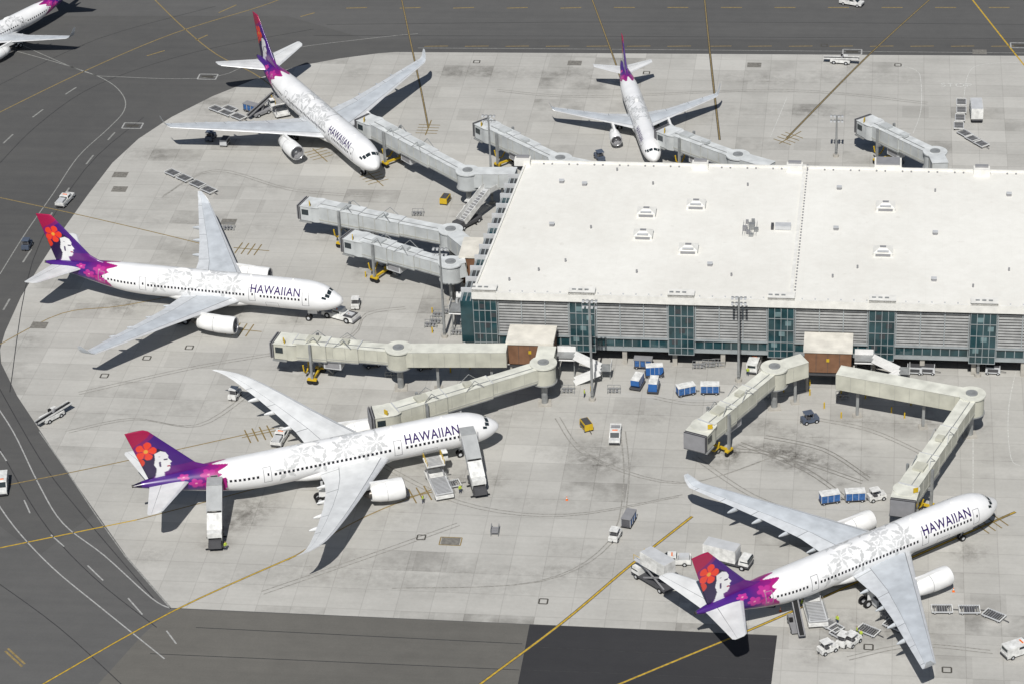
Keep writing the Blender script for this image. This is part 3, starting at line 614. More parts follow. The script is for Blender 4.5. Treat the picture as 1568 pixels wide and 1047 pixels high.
for i,b in enumerate(bays):
    x0=max(b,0); x1=b+4.5
    slab(mb,[(x0,.35),(x1,.35),(x1,1.6),(x0,1.6)],2.9,12.99,TEAL); slab(mb,[(x0-.05,-.15),(x1+.05,-.15),(x1+.05,-.01),(x0-.05,-.01)],13.1,14.9,PARA)
    slab(mb,[(x0-.05,-.15),(x1+.05,-.15),(x1+.05,2.2),(x0-.05,2.2)],RZ+.001,14.9,PARA)
    for t in range(5): 
        xx=x0+.06+(x1-x0-.12)*t/4; slab(mb,[(xx-.05,.25),(xx+.05,.25),(xx+.05,.34),(xx-.05,.34)],2.9,12.98,MULL)
    for z in (2.95,4.3,6.0,8.3,10.6,12.8): slab(mb,[(x0,.20),(x1,.20),(x1,.249),(x0,.249)],z,z+.12,MULL)
    for t,z in ((.6,5.0),(1.9,7.2),(3.0,9.3),(1.2,11.0)): slab(mb,[(x0+t,.30),(x0+t+1.0,.30),(x0+t+1.0,.349),(x0+t,.349)],z,z+.9,mat('blind_panel',(.16,.24,.25),.3,var=.3) if i%2 else FACE)
    if i<8:
        l0,l1=x1,b+17.2
        z=5.9
        slab(mb,[(l0+.02,1.2),(l1-.02,1.2),(l1-.02,1.59),(l0+.02,1.59)],5.7,12.9,DGREY)
        while z<12.7:
            slab(mb,[(l0+.05,.75),(l1-.05,.75),(l1-.05,1.15),(l0+.05,1.15)],z,z+.27,LOUV); z+=.56
        for t in range(4):
            xx=l0+.2+(l1-l0-.4)*t/3; slab(mb,[(xx-.09,.60),(xx+.09,.60),(xx+.09,.74),(xx-.09,.74)],5.7,12.9,MULL)
        slab(mb,[(l0+.02,.9),(l1-.02,.9),(l1-.02,1.58),(l0+.02,1.58)],3.95,5.6,TEAL)
        for t in range(9):
            xx=l0+.15+(l1-l0-.3)*t/8; slab(mb,[(xx-.06,.8),(xx+.06,.8),(xx+.06,.89),(xx-.06,.89)],3.95,5.6,MULL)
        slab(mb,[(l0+.02,.5),(l1-.02,.5),(l1-.02,1.1),(l0+.02,1.1)],5.62,5.82,MULL)
    for xx in (b+.6,b+9): slab(mb,[(xx,1.4),(xx+.8,1.4),(xx+.8,2.2),(xx,2.2)],0,3.0,CONCW)
for i in range(12):
    y0=2.0+i*4.05; xs=SK_*(y0/D)-.2
    slab(mb,[(xs-2.4,y0),(xs+.9,y0),(xs+.9,y0+3.2),(xs-2.4,y0+3.2)],3.2,11.4,FACE if i%3 else TEAL)
    slab(mb,[(xs-2.7,y0+3.22),(xs+.9,y0+3.22),(xs+.9,y0+3.6),(xs-2.7,y0+3.6)],0,12.2,LGREY)
    for zz in (5.2,7.4,9.6,11.15): slab(mb,[(xs-2.55,y0),(xs-2.405,y0),(xs-2.405,y0+3.2),(xs-2.55,y0+3.2)],zz,zz+.22,MULL)
    for q_ in range(4): slab(mb,[(xs-2.3+.8*q_,y0+.2),(xs-2.1+.8*q_,y0+.2),(xs-2.1+.8*q_,y0+3.0),(xs-2.3+.8*q_,y0+3.0)],11.401,11.6,MULL)
put(mb.mesh('facade'),'facade',parent=term)
mb=MB()
z=RZ-.35
for u,v in [(990,328),(985,362),(1066,316),(1054,384),(1356,319),(1352,388)]:
    p=TL(u,v,z); mb.box((p.x,p.y,z+.35),(3.4,3.0,.7),PARA); mb.box((p.x,p.y,z+1.0),(3.5,3.1,.6),PARA,top=(.35,.25)); mb.box((p.x,p.y-1.53,z+.38),(2.6,.06,.45),MGREY); mb.box((p.x-1.73,p.y,z+.38),(.06,1.8,.45),MGREY)
    mb.box((p.x,p.y-1.0,z+1.03),(2.0,.9,.05),LGREY); mb.box((p.x,p.y,z+1.33),(1.1,.7,.06),MGREY)
for u,v in [(895,284),(866,401),(1000,283),(1145,285),(1285,290),(1087,407),(1120,423),(1432,294),(1432,359),(1313,411),(1545,415),(845,346),(975,418),(825,415),(1275,425),(1430,430),(860,280),(945,262),(1280,352),(1545,300),(1490,440),(780,430),(905,350)]:
    p=TL(u,v,z); 
    if (u+v)%3: mb.cyl((p.x,p.y,z),(p.x,p.y,z+.6),.17,MGREY); 
    else: mb.box((p.x,p.y,z+.25),(.8,.7,.5),MGREY); mb.box((p.x,p.y,z+.55),(.95,.85,.08),LGREY)
a=TL(1232,254,z);b=TL(1211,455,z)
mb.beam((a.x,a.y,z+.1),(b.x,b.y,z+.1),.6,.2,PARA)
for i in range(46):
    p=a.lerp(b,i/45); mb.box((p.x+.6,p.y,z+.1),(.28,.3,.2),MGREY)
for i in range(60):
    if i%3: mb.box((SK_+2+i*1.6,D-1.1,z+.12),(.3,.3,.24),MGREY)
for i in range(88):
    if i%2: mb.box((1+i*1.1,1.1,z+.1),(.25,.25,.2),LGREY)
p=TL(1149,353,z)
for dx,dy,s_,h_ in ((-1.0,0,.8,.8),(.2,.6,1.0,1.1),(1.1,-.3,.7,.7),(-.3,-1.2,.8,.6),(.4,2.0,.6,1.2),(-.7,2.6,.5,.7),(.2,-2.2,.8,.5)): mb.box((p.x+dx,p.y+dy,z+h_/2),(s_,s_,h_),GALV if dx>0 else MGREY)
for i in range(7): mb.beam((p.x-1.3+.4*i,p.y-2.6,z+.6),(p.x-1.3+.4*i,p.y+2.6,z+.6),.05,.05,GALV)
p=TL(1199,350,z); mb.box((p.x,p.y,z+.45),(2.8,1.6,.7),LGREY); mb.box((p.x-1.9,p.y,z+.4),(.5,1.6,.6),DGREY)
for u in (802,1074,1218,1502):
    p=TL(u,246,z); mb.box((p.x,D-1.2,z+.6),(3.0,1.8,1.2),PARA); mb.box((p.x,D-.7,z+1.35),(2.4,.8,.4),MGREY)
p=TL(1360,240,z); mb.box((p.x,D+1.5,z-1),(5.0,3.4,3.6),PARA); mb.box((p.x,D+1.5,z+.95),(4.4,2.9,.25),MGREY)
for u in (735,890,1040,1192,1350,1508):
    p=TL(u,452,z)
    for k_ in range(3): mb.box((p.x-1.3+1.1*k_,1.0,z+.65),(.7,.4,.45),GALV)
put(mb.mesh('roof_equipment'),'roof_equipment',parent=term)
def gate_box(name,u0,u1,v,z,depth):
    a=TL(u0,v,z);b=TL(u1,v,z); mb=MB(); slab(mb,[(a.x,a.y),(b.x,a.y),(b.x,a.y+depth),(a.x,a.y+depth)],4.2,z-.5,BROWN); slab(mb,[(a.x-.2,a.y-.2),(b.x+.2,a.y-.2),(b.x+.2,a.y+depth),(a.x-.2,a.y+depth)],z-.5,z,TAN)
    slab(mb,[(a.x+.3,a.y+.3),(b.x-.3,a.y+.3),(b.x-.3,a.y+depth),(a.x+.3,a.y+depth)],3.4,4.2,DGREY)
    mb.box(((a.x+b.x)/2,a.y-.03,6.6),(.5,.06,.6),YEL)
    for t in (.25,.5,.75): mb.box((a.x+(b.x-a.x)*t,a.y-.01,6.1),(.06,.02,3.7),FACE)
    for x in (a.x+.5,b.x-.5): 
        for y in (a.y+.6,a.y+depth-.6): mb.cyl((x,y,0),(x,y,3.4),.25,CONCW)
    put(mb.mesh(name),name,parent=term)
gate_box('gate_node',776,846,523,8.6,6.0); gate_box('gate_node',1232,1304,535,8.6,6.0); 
mb=MB(); a=TL(704,391,9.0);b=TL(742,393,9.0); slab(mb,[(a.x,a.y),(b.x+1,a.y),(b.x+1,a.y+7),(a.x,a.y+7)],3.2,8.5,BROWN); slab(mb,[(a.x-.2,a.y-.2),(b.x+1,a.y-.2),(b.x+1,a.y+7.1),(a.x-.2,a.y+7.1)],8.5,9.0,TAN)
for x in (a.x+.5,b.x): mb.cyl((x,a.y+1,0),(x,a.y+1,3.2),.3,CONCW)
put(mb.mesh('gate_node'),'gate_node',parent=term)
# ================================================================ JET BRIDGES
def jet_bridge(rot,path_cab,fixed=None,zr=8.0,zc=7.3,side=CREAM,roof=None,cabturn=0.0,legfrac=.8,canopy=True):
    roof=roof or (BRROOF2 if side is CREAM else BRROOF)
    mb=MB(); R0=S(*rot,zr); C0=S(*path_cab,zc); org=Vector((R0.x,R0.y,0)); R=R0-org; C=C0-org
    d=(C-R); L=d.length; dn=d.normalized(); dh=Vector((d.x,d.y,0)).normalized(); sd=Vector((-dh.y,dh.x,0)); hz=math.atan2(dh.y,dh.x)
    mb.cyl((0,0,zr-3.3),(0,0,zr-.1),2.1,side,n=24); mb.cyl((0,0,zr-.1),(0,0,zr+.15),2.35,roof,n=24); mb.cyl((0,0,zr+.15),(0,0,zr+.3),1.0,GALV,n=16); mb.cyl((0,0,zr-3.45),(0,0,zr-3.3),2.3,GALV,n=24); mb.cyl((0,0,0),(0,0,zr-3.3),.55,GALV); mb.box((0,0,.12),(2.2,2.2,.24),CONCW)
    secs=[(.06,.42,2.5,2.55,0),(.36,.72,2.85,2.85,.1),(.66,.97,3.2,3.15,.2)] if L>19 else [(.06,.56,2.6,2.6,0),(.5,.96,3.0,2.95,.12)]
    for a_,b_,w_,h_,o_ in secs:
        p=R+d*a_-Vector((0,0,1.4)); q_=R+d*b_-Vector((0,0,1.4)); mb.beam(p,q_,w_,h_,side)
        up=Vector((0,0,h_/2+.04)); mb.beam(p+up,q_+up,w_+.12,.08,roof)
        dn_=Vector((0,0,-h_/2-.12)); 
        for e in (-1,1): mb.beam(p+dn_+sd*e*(w_/2-.15),q_+dn_+sd*e*(w_/2-.15),.2,.24,GALV); 
        n_=int((q_-p).length/2.2)
        for i in range(n_+1):
            c_=p.lerp(q_,i/max(n_,1))
            for e in (-1,1): mb.beam(c_+sd*e*(w_/2+.03)-Vector((0,0,h_/2)),c_+sd*e*(w_/2+.03)+Vector((0,0,h_/2)),.07,.08,RIBC)
        for c_ in (p,q_): mb.beam(c_+sd*(w_/2+.05)+up,c_-sd*(w_/2+.05)+up,.15,.22,LGREY)
        for e in (-1,1): mb.beam(p+sd*e*(w_/2+.03)-Vector((0,0,h_*.36)),q_+sd*e*(w_/2+.03)-Vector((0,0,h_*.36)),.05,.18,RIBC)
        mb.beam(p+up*1.06+sd*.5,q_+up*1.06+sd*.5,.12,.12,GALV)
    for f_,wb,lb in ((.80,1.8,2.2),(.5,1.2,1.4)):
        q_=R+d*f_; mb.box((q_.x,q_.y,q_.z+.45),(lb,wb,.5),side,rz=hz)
    P=R+d*legfrac; 
    for e in (-1,1):
        b=P+sd*e*2.1; mb.box((b.x,b.y,(zc+.4)/2+.3),(.4,.4,zc+.2),GALV,rz=hz)
        for o_ in (-.45,.45):
            c_=b+dh*o_; mb.cyl((c_.x-sd.x*.22,c_.y-sd.y*.22,.55),(c_.x+sd.x*.22,c_.y+sd.y*.22,.55),.55,BLACK,n=14)
        mb.box((b.x,b.y,1.0),(1.7,.6,.3),YEL,rz=hz)
    mb.beam(P+sd*2.2-Vector((0,0,3.25)),P-sd*2.2-Vector((0,0,3.25)),.5,.4,GALV); p_=Vector((P.x,P.y,1.0)); mb.beam(p_+sd*2.2,p_-sd*2.2,.4,.35,YEL)
    if canopy:
        for f_ in (.42,.70):
            q_=R+d*f_
            for e in (-1,1): mb.beam(q_+sd*e*1.6,q_+sd*e*1.2+Vector((0,0,1.5))+dn*1.5,.1,.1,GALV); mb.beam(q_+sd*e*1.2+Vector((0,0,1.5))+dn*1.5,q_+sd*e*1.5+dn*3.2,.1,.1,GALV)
    ang=hz+cabturn; cf=Vector((math.cos(ang),math.sin(ang),0)); cs=Vector((-cf.y,cf.x,0)); K=R+d*1.0
    mb.cyl((K.x,K.y,zc-3.1),(K.x,K.y,zc),2.0,side,n=18); mb.cyl((K.x,K.y,zc),(K.x,K.y,zc+.12),2.15,roof,n=18)
    q_=K+cf*1.7; mb.box((q_.x,q_.y,zc-1.55),(2.4,3.9,2.9),side,rz=ang); mb.box((q_.x,q_.y,zc-.04),(2.6,4.1,.12),roof,rz=ang)
    for i in range(4):
        t=K+cf*(2.95+.22*i); mb.box((t.x,t.y,zc-1.45),(.14,4.0-.15*(i%2),3.0-.15*(i%2)),DGREY if i%2==0 else MGREY,rz=ang)
    t=K+cf*1.9; mb.box((t.x,t.y,zc-3.25),(2.6,4.3,.25),GALV,rz=ang); mb.box((t.x+cs.x*2.0,t.y+cs.y*2.0,zc-1.2),(1.4,.06,1.1),GLASS,rz=ang)
    t=K+cs*-1.97+cf*1.6; mb.box((t.x,t.y,zc-1.2),(1.4,.06,1.1),GLASS,rz=ang)
    t=K+cf*1.0+cs*1.6; mb.box((t.x,t.y,zc+.65),(.15,.8,.8),YEL,rz=ang+.6); mb.beam((t.x,t.y,zc),(t.x,t.y,zc+.3),.1,.1,GALV)
    s0=K+dn*-1.5-sd*2.2; a_=Vector((s0.x,s0.y,zc-3.3)); b_=a_-dh*5.0; b_.z=.1
    mb.beam(a_-sd*.5,b_-sd*.5,.08,.3,GALV); mb.beam(a_+sd*.4,b_+sd*.4,.08,.3,GALV)
    for i in range(14): c_=a_.lerp(b_,i/13); mb.beam(c_-sd*.5,c_+sd*.4,.26,.04,GALV)
    for e in (-.5,.4): 
        up=Vector((0,0,1.05)); mb.beam(a_+sd*e+up,b_+sd*e+up,.06,.06,YEL if e<0 else GALV)
        for i in range(5): c_=a_.lerp(b_,i/4); mb.beam(c_+sd*e,c_+sd*e+up,.05,.05,GALV)
    q_=R+d*.62-Vector((0,0,3.6)); mb.box((q_.x,q_.y,q_.z-.4),(3.2,1.9,1.5),LGREY,rz=hz); mb.box((q_.x+sd.x*.97,q_.y+sd.y*.97,q_.z-.4),(2.6,.04,1.0),MGREY,rz=hz)
    q_=P+dh*1.8; 
    for i in range(5):
        t0=i/5*math.pi;t1=(i+1)/5*math.pi; mb.cyl((q_.x+sd.x*math.cos(t0)*1.4,q_.y+sd.y*math.cos(t0)*1.4,3.2-2.2*math.sin(t0)),(q_.x+sd.x*math.cos(t1)*1.4,q_.y+sd.y*math.cos(t1)*1.4,3.2-2.2*math.sin(t1)),.14,YEL,n=8)
    if fixed:
        prev=Vector((0,0,zr))
        for (u,v,z) in fixed:
            p=S(u,v,z)-org; a_=prev-Vector((0,0,1.5)); b_=p-Vector((0,0,1.5)); mb.beam(a_,b_,3.0,2.9,side); mb.beam(a_+Vector((0,0,1.5)),b_+Vector((0,0,1.5)),3.15,.1,roof)
            mb.beam(a_-Vector((0,0,1.6)),b_-Vector((0,0,1.6)),2.2,.3,DGREY)
            n_=max(1,int((b_-a_).length/9)); 
            dd=(b_-a_); sn=Vector((-dd.y,dd.x,0)).normalized()
            for i in range(n_): c_=a_.lerp(b_,(i+.7)/n_); mb.beam((c_.x,c_.y,0),(c_.x,c_.y,c_.z-1.6),.45,.45,GALV); mb.box((c_.x,c_.y,.1),(1.5,1.5,.2),CONCW)
            m_=int(dd.length/2.4)
            for i in range(m_+1):
                for e in (-1,1): c_=a_.lerp(b_,i/max(1,m_))+sn*e*1.53; mb.beam(c_-Vector((0,0,1.4)),c_+Vector((0,0,1.4)),.07,.08,RIBC)
            prev=p
    return put(mb.mesh('jet_bridge'),'jet_bridge',org)
jet_bridge((610,533),(448,520),[(776,533,8.2)],side=CREAM)
jet_bridge((832,556),(598,627),[(838,530,8.3)],side=CREAM,cabturn=-.25)
jet_bridge((690,352),(487,312),[(722,378,8.5)],side=BRGREY,cabturn=.1)
jet_bridge((690,402),(554,364),[(712,396,8.5)],side=BRGREY,cabturn=.1)
jet_bridge((716,262),(572,186),[(790,262,8.5)],side=BRGREY,cabturn=.15)
jet_bridge((858,243),(752,193),[(900,252,8.5)],side=BRGREY,canopy=False)
jet_bridge((1130,238),(1032,203),[(1180,252,8.5)],side=BRGREY,canopy=False)
jet_bridge((1432,233),(1338,188),[(1440,250,8.5)],side=BRGREY,canopy=False)
jet_bridge((1186,562),(1078,650),[(1232,548,8.4)],side=CREAM,cabturn=.15)
jet_bridge((1488,603),(1388,748),[(1284,566,8.4)],side=CREAM,cabturn=.2)
# ================================================================ MASTS / STAIRS
def light_mast(u,v,hgt):
    mb=MB(); mb.cyl((0,0,0),(0,0,.5),.6,CONCW); mb.cyl((0,0,.5),(0,0,hgt),.26,GALV,r1=.15,n=10)
    for dz in (0,-1.1):
        mb.beam((-1.2,0,hgt+dz),(1.2,0,hgt+dz),.1,.12,GALV)
        for x in (-1.1,-.4,.4,1.1): mb.box((x,-.25,hgt+dz-.12),(.38,.5,.2),LGREY); mb.box((x,.25,hgt+dz-.12),(.38,.35,.2),MGREY)
    mb.box((0,-.3,1.5),(.5,.3,.8),GALV); put(mb.mesh('light_mast'),'light_mast',S(u,v),TA)
for a in [(907,612,19.5),(1131,583,16.5),(754,312,19),(681,516,18),(1497,575,13.5),(1280,240,9)]: light_mast(*a)
def stair_tower():
    mb=MB(); z=4.6
    mb.box((0,0,z),(3.2,2.2,.15),GALV); mb.box((0,1.0,z+.6),(3.2,.06,1.1),WHITE); mb.box((0,0,z-.5),(3.2,2.2,.08),WHITE)
    def flight(x0,z0,x1,z1,y):
        for e in (-.6,.6): mb.beam((x0,y+e,z0+.35),(x1,y+e,z1+.35),.07,1.1,WHITE)
        n=9
        for i in range(n): t=i/n; mb.box((x0+(x1-x0)*t,y,z0+(z1-z0)*t),(.35,1.15,.06),GALV)
    flight(1.5,4.6,6.0,2.3,-.6); mb.box((6.9,0,2.3),(1.9,2.4,.12),GALV); mb.box((7.85,0,2.85),(.06,2.4,1.1),WHITE); flight(6.0,2.3,1.6,.1,-1.85)
    for x in (6.2,7.6): mb.cyl((x,0,0),(x,0,2.3),.1,GALV); 
    for x in (-1.3,1.3): mb.cyl((x,.5,0),(x,.5,4.5),.12,GALV)
    return mb.mesh('external_stair')
stm=stair_tower(); 
put(stm,'external_stair',S(868,578),TA); put(stm,'external_stair',S(1322,583),TA); put(stm,'external_stair',S(700,505),TA+math.pi/2)
# ================================================================ GROUND VEHICLES
def pickup(body=WHITEB,van=False,bedm=None):
    mb=MB()
    mb.box((0,0,.72),(5.3,1.9,.55),body); 
    if van: mb.prism([(-2.6,1.0),(-2.55,2.1),(1.0,2.1),(1.75,1.4),(2.62,1.2),(2.65,1.0)],-.93,.93,body); mb.prism([(1.12,2.05),(1.80,1.44),(1.72,1.38),(1.0,1.98)],-.8,.8,GLASS); mb.box((.2,0,1.7),(1.6,1.88,.42),GLASS); mb.box((-2.58,0,1.7),(.04,1.4,.45),GLASS)
    else:
        mb.prism([(-.5,.99),(-.35,1.72),(.95,1.72),(1.6,1.05),(1.6,.99)],-.86,.86,body); mb.prism([(1.02,1.7),(1.62,1.1),(1.66,1.13),(1.06,1.74)],-.75,.75,GLASS); mb.box((.25,0,1.4),(1.0,1.75,.36),GLASS); mb.box((-.47,0,1.42),(.06,1.4,.34),GLASS)
        mb.box((2.1,0,1.02),(1.05,1.8,.1),body); mb.box((-1.6,0,1.0),(1.9,1.55,.02),MGREY)
        for y in (-.88,.88): mb.box((-1.6,y,1.12),(2.1,.12,.28),body)
        mb.box((-2.6,0,1.1),(.1,1.8,.28),body)
        if bedm: mb.box((-1.6,0,1.3),(1.6,1.3,.6),bedm)
    for x in (-1.65,1.7):
        for y in (-.85,.85): mb.wheel(x,y,.37,.37,.26)
    mb.box((2.66,0,.6),(.08,1.8,.25),DGREY); mb.box((-2.66,0,.6),(.08,1.8,.25),DGREY); mb.box((.3,0,1.78 if not van else 2.16),(.2,.9,.1),ORANGE)
    return mb.mesh('truck')
def tug(body=WHITEB):
    mb=MB(); mb.box((0,0,.62),(2.9,1.5,.55),body); mb.box((.95,0,1.0),(.95,1.4,.25),body); mb.box((-.35,0,1.05),(.6,1.2,.35),DGREY); mb.box((-.72,0,1.4),(.12,1.1,.5),DGREY); mb.cyl((.3,.25,1.0),(.1,.25,1.35),.04,BLACK); mb.box((-1.2,0,1.0),(.5,1.4,.3),body)
    for x,y in ((.35,.6),(.35,-.6),(-.95,.6),(-.95,-.6)): mb.cyl((x,y,1),(x,y,2.0),.04,MGREY)
    mb.box((-.3,0,2.03),(1.6,1.4,.08),body)
    for x in (-.9,.95):
        for y in (-.7,.7): mb.wheel(x,y,.36,.36,.25)
    mb.box((-1.6,0,.5),(.35,.15,.12),DGREY); return mb.mesh('tug')
def pushback():
    mb=MB(); mb.box((0,0,.85),(6.8,2.6,.75),WHITEB,top=(.97,.96)); mb.box((2.2,0,1.28),(2.0,2.3,.12),MGREY); mb.prism([(-.6,1.2),(-.5,2.0),(1.0,2.0),(1.3,1.2)],-1.0,1.0,WHITEB); mb.box((.3,0,1.65),(1.52,2.03,.45),GLASS); mb.box((-2.2,0,1.3),(1.9,2.2,.15),DGREY); mb.box((-2.2,0,1.42),(1.4,1.0,.2),LGREY)
    for x in (-2.1,2.1):
        for y in (-1.15,1.15): mb.wheel(x,y,.6,.6,.45)
    mb.box((3.45,0,.6),(.2,2.5,.35),MGREY); mb.box((-3.45,0,.6),(.2,2.5,.35),MGREY); mb.cyl((.3,.6,2.0),(.3,.6,2.25),.1,ORANGE)
    mb.beam((3.5,0,.5),(6.2,0,.6),.18,.18,RED); return mb.mesh('pushback_tractor')
def cart(body=BLUE,roof=WHITEB):
    mb=MB(); mb.box((0,0,.5),(3.2,1.6,.12),DGREY); mb.box((0,0,1.95),(3.25,1.66,.1),roof); mb.box((0,0,1.25),(3.0,1.46,1.35),body,top=(1,1))
    for x in (-1.55,-.5,.5,1.55):
        for y in (-.76,.76): mb.box((x,y,1.25),(.08,.08,1.4),LGREY)
    for x in (-1.0,0,1.0):
        for y in (-.745,.745): mb.box((x,y,1.25),(.7,.03,1.1),mat('cart_curtain',(.045,.13,.33),.8,var=.4,scale=3))
    for x in (-1.1,1.1):
        for y in (-.6,.6): mb.wheel(x,y,.25,.25,.18)
    mb.beam((1.6,0,.4),(2.5,0,.3),.08,.08,DGREY); return mb.mesh('baggage_cart')
def dolly():
    mb=MB(); 
    for y in (-.95,.95): mb.beam((-1.6,y,.5),(1.6,y,.5),.14,.16,LGREY)
    for x in np.linspace(-1.5,1.5,9): mb.beam((x,-.9,.52),(x,.9,.52),.12,.1,STEEL if abs(x)>.2 else MGREY)
    for x in (-1.55,1.55): mb.beam((x,-.95,.6),(x,.95,.6),.12,.16,WHITEB)
    mb.box((0,0,.4),(1.6,1.6,.05),DGREY)
    for x in (-1.1,1.1):
        for y in (-.8,.8): mb.wheel(x,y,.22,.22,.18)
    mb.beam((1.6,0,.4),(2.6,0,.3),.08,.08,DGREY); return mb.mesh('container_dolly')
def uld():
    mb=MB(); mb.box((0,0,.45),(3.3,2.0,.15),DGREY); mb.prism([(-1.5,.6),(-1.5,2.1),(1.5,2.1),(1.5,1.1),(1.05,.6)],-.75,.75,BLUE); mb.box((0,0,2.13),(3.0,1.5,.06),WHITEB)
    for x in (-.75,0,.75): mb.box((x,-.765,1.4),(.06,.03,1.3),LGREY); mb.box((x,.765,1.4),(.06,.03,1.3),LGREY)
    for x in (-1.1,1.1):
        for y in (-.8,.8): mb.wheel(x,y,.22,.22,.18)
    return mb.mesh('container')
def belt_loader(body=WHITEB,rise=.32):
    mb=MB(); mb.box((0,0,.75),(4.2,1.9,.6),body); 
    a=Vector((-3.6,-.3,1.0)); L=7.6; b=a+Vector((L*math.cos(rise),0,L*math.sin(rise)))
    mb.beam(a,b,.95,.22,MGREY); 
    u=Vector((0,0,.13)); mb.beam(a+u,b+u,.7,.05,BLACK)
    for e in (-.5,.5): mb.beam(a+Vector((0,e,.15)),b+Vector((0,e,.15)),.08,.3,body)
    mb.box((.9,.65,1.3),(1.1,.6,.7),body); mb.box((.2,.65,1.35),(.5,.55,.6),BLACK); mb.beam((0,-.3,1),(.6,-.3,1.0+.6*math.tan(rise)+.9),.3,.3,MGREY)
    for x in (-1.3,1.3):
        for y in (-.85,.85): mb.wheel(x,y,.42,.42,.28)
    return mb.mesh('belt_loader')
def cargo_loader():
    mb=MB(); 
    mb.box((0,0,.8),(8.5,3.0,.5),WHITEB)
    mb.box((-1.6,0,1.4),(5.0,2.9,.25),LGREY)
    for x in np.linspace(-3.9,.7,13): mb.beam((x,-1.2,1.55),(x,1.2,1.55),.16,.08,STEEL)
    mb.box((2.8,0,3.4),(3.0,3.1,.25),WHITEB)
    for x in np.linspace(1.5,4.1,8): mb.beam((x,-1.2,3.56),(x,1.2,3.56),.16,.08,STEEL)
    for y in (-1.45,1.45):
        mb.beam((1.4,y*.9,1.0),(4.2,y*.9,3.3),.15,.25,MGREY); mb.beam((4.2,y*.9,1.0),(1.4,y*.9,3.3),.15,.25,MGREY)
        for z in (4.0,4.5): mb.beam((1.4,y,z),(4.3,y,z),.06,.06,YEL)
        for x in (1.4,2.8,4.3): mb.beam((x,y,3.5),(x,y,4.5),.06,.06,YEL)
        for z in (1.9,2.4): mb.beam((-4.0,y,z),(.9,y,z),.05,.05,GALV)
    mb.box((3.6,-2.0,3.9),(1.2,.9,1.4),WHITEB); mb.box((3.6,-2.0,4.2),(1.22,.92,.5),GLASS)
    for x in (-3.2,3.2):
        for y in (-1.3,1.3): mb.wheel(x,y,.45,.45,.3)
    return mb.mesh('cargo_loader')
def pax_stairs(canopy=False,top=5.0):
    """top platform at +x end; mobile boarding stairs, roofed over the upper flight"""
    mb=MB(); mb.box((-3.3,0,.8),(5.6,2.2,.6),DGREY); mb.box((-5.9,0,1.3),(1.5,2.1,.9),DGREY,top=(.85,.95))
    a=Vector((-5.2,0,1.0)); b=Vector((2.0,0,top))
    for e in (-1.05,1.05): mb.beam(a+Vector((0,e,.55)),b+Vector((0,e,.55)),.08,1.25,WHITEB)
    n=24
    for i in range(n): p=a.lerp(b,i/n); mb.box((p.x,0,p.z),(.34,2.0,.06),LGREY if i%2 else MGREY)
    mb.box((3.1,0,top),(2.4,2.2,.14),LGREY)
    for e in (-1.1,1.1): mb.box((3.1,e,top+.6),(2.4,.06,1.1),WHITEB)
    for x in (-1,1): mb.beam((-3.0+x,x*.8,1.0),(1.0+x,x*.8,4.5),.18,.25,MGREY)
    if canopy:
        m1=mat('canopy_sheet',(.36,.37,.37),.5,var=.15)
        mb.beam((-1.9,0,4.95),(2.2,0,top+2.25),2.5,.1,m1); mb.box((3.2,0,top+2.3),(2.4,2.5,.1),m1)
        mb.beam((-4.6,0,3.1),(-1.95,0,4.6),2.4,.08,WHITEB); mb.box((-4.9,0,2.6),(1.2,2.3,.9),WHITEB)
        for e in (-1.2,1.2):
            mb.beam((-1.9,e,4.3),(2.2,e,top+1.65),.05,1.2,LGREY)
            for x,z0,z1 in ((-1.8,3.0,4.9),(2.2,5.0,7.2),(4.2,5.0,7.3)): mb.beam((x,e,z0),(x,e,z1),.08,.08,MGREY)
    for x in (-5.4,-1.3):
        for y in (-.95,.95): mb.wheel(x,y,.45,.45,.3)
    for x in (-5.8,-2.5):
        for y in (-1.6,1.6): mb.beam((x,0,.5),(x,y,.3),.15,.15,BLACK)
    return mb.mesh('passenger_stairs')
def box_truck(lift=False,bodyc=WHITEB):
    mb=MB(); mb.box((0,0,.8),(7.6,2.2,.35),DGREY); z=1.0 if not lift else 3.4
    mb.box((-1.1,0,z+1.2),(5.4,2.4,2.3),bodyc); mb.box((-1.1,0,z+2.38),(5.3,2.3,.05),LGREY); mb.box((1.65,0,z+1.1),(.04,2.0,1.8),LGREY)
    mb.box((2.9,0,1.5),(1.7,2.2,1.3),WHITEB,top=(.8,.92)); mb.box((3.1,0,1.8),(1.5,2.12,.55),GLASS,top=(.9,.95))
    if lift:
        for y in (-.9,.9): mb.beam((-3.4,y,1.0),(1.2,y,3.3),.15,.25,MGREY); mb.beam((1.2,y,1.0),(-3.4,y,3.3),.15,.25,MGREY)
        mb.box((2.3,0,z+.1),(1.6,2.3,.12),LGREY)
        for e in (-1.1,1.1): mb.beam((1.6,e,z+1.1),(3.1,e,z+1.1),.05,.05,YEL); mb.beam((3.1,e,z),(3.1,e,z+1.1),.05,.05,YEL)
    for x in (-2.6,2.7):
        for y in (-1.0,1.0): mb.wheel(x,y,.48,.48,.32)
    return mb.mesh('box_truck')
def gpu(body=YEL):
    mb=MB(); mb.box((0,0,.95),(2.6,1.5,1.1),body,top=(.95,.95)); mb.box((0,0,1.53),(2.2,1.2,.08),DGREY); mb.box((0,-.76,.95),(1.8,.03,.6),DGREY)
    for x in (-.9,.9):
        for y in (-.65,.65): mb.wheel(x,y,.28,.28,.2)
    mb.beam((1.3,0,.5),(2.3,0,.35),.08,.08,DGREY); return mb.mesh('ground_power_unit')
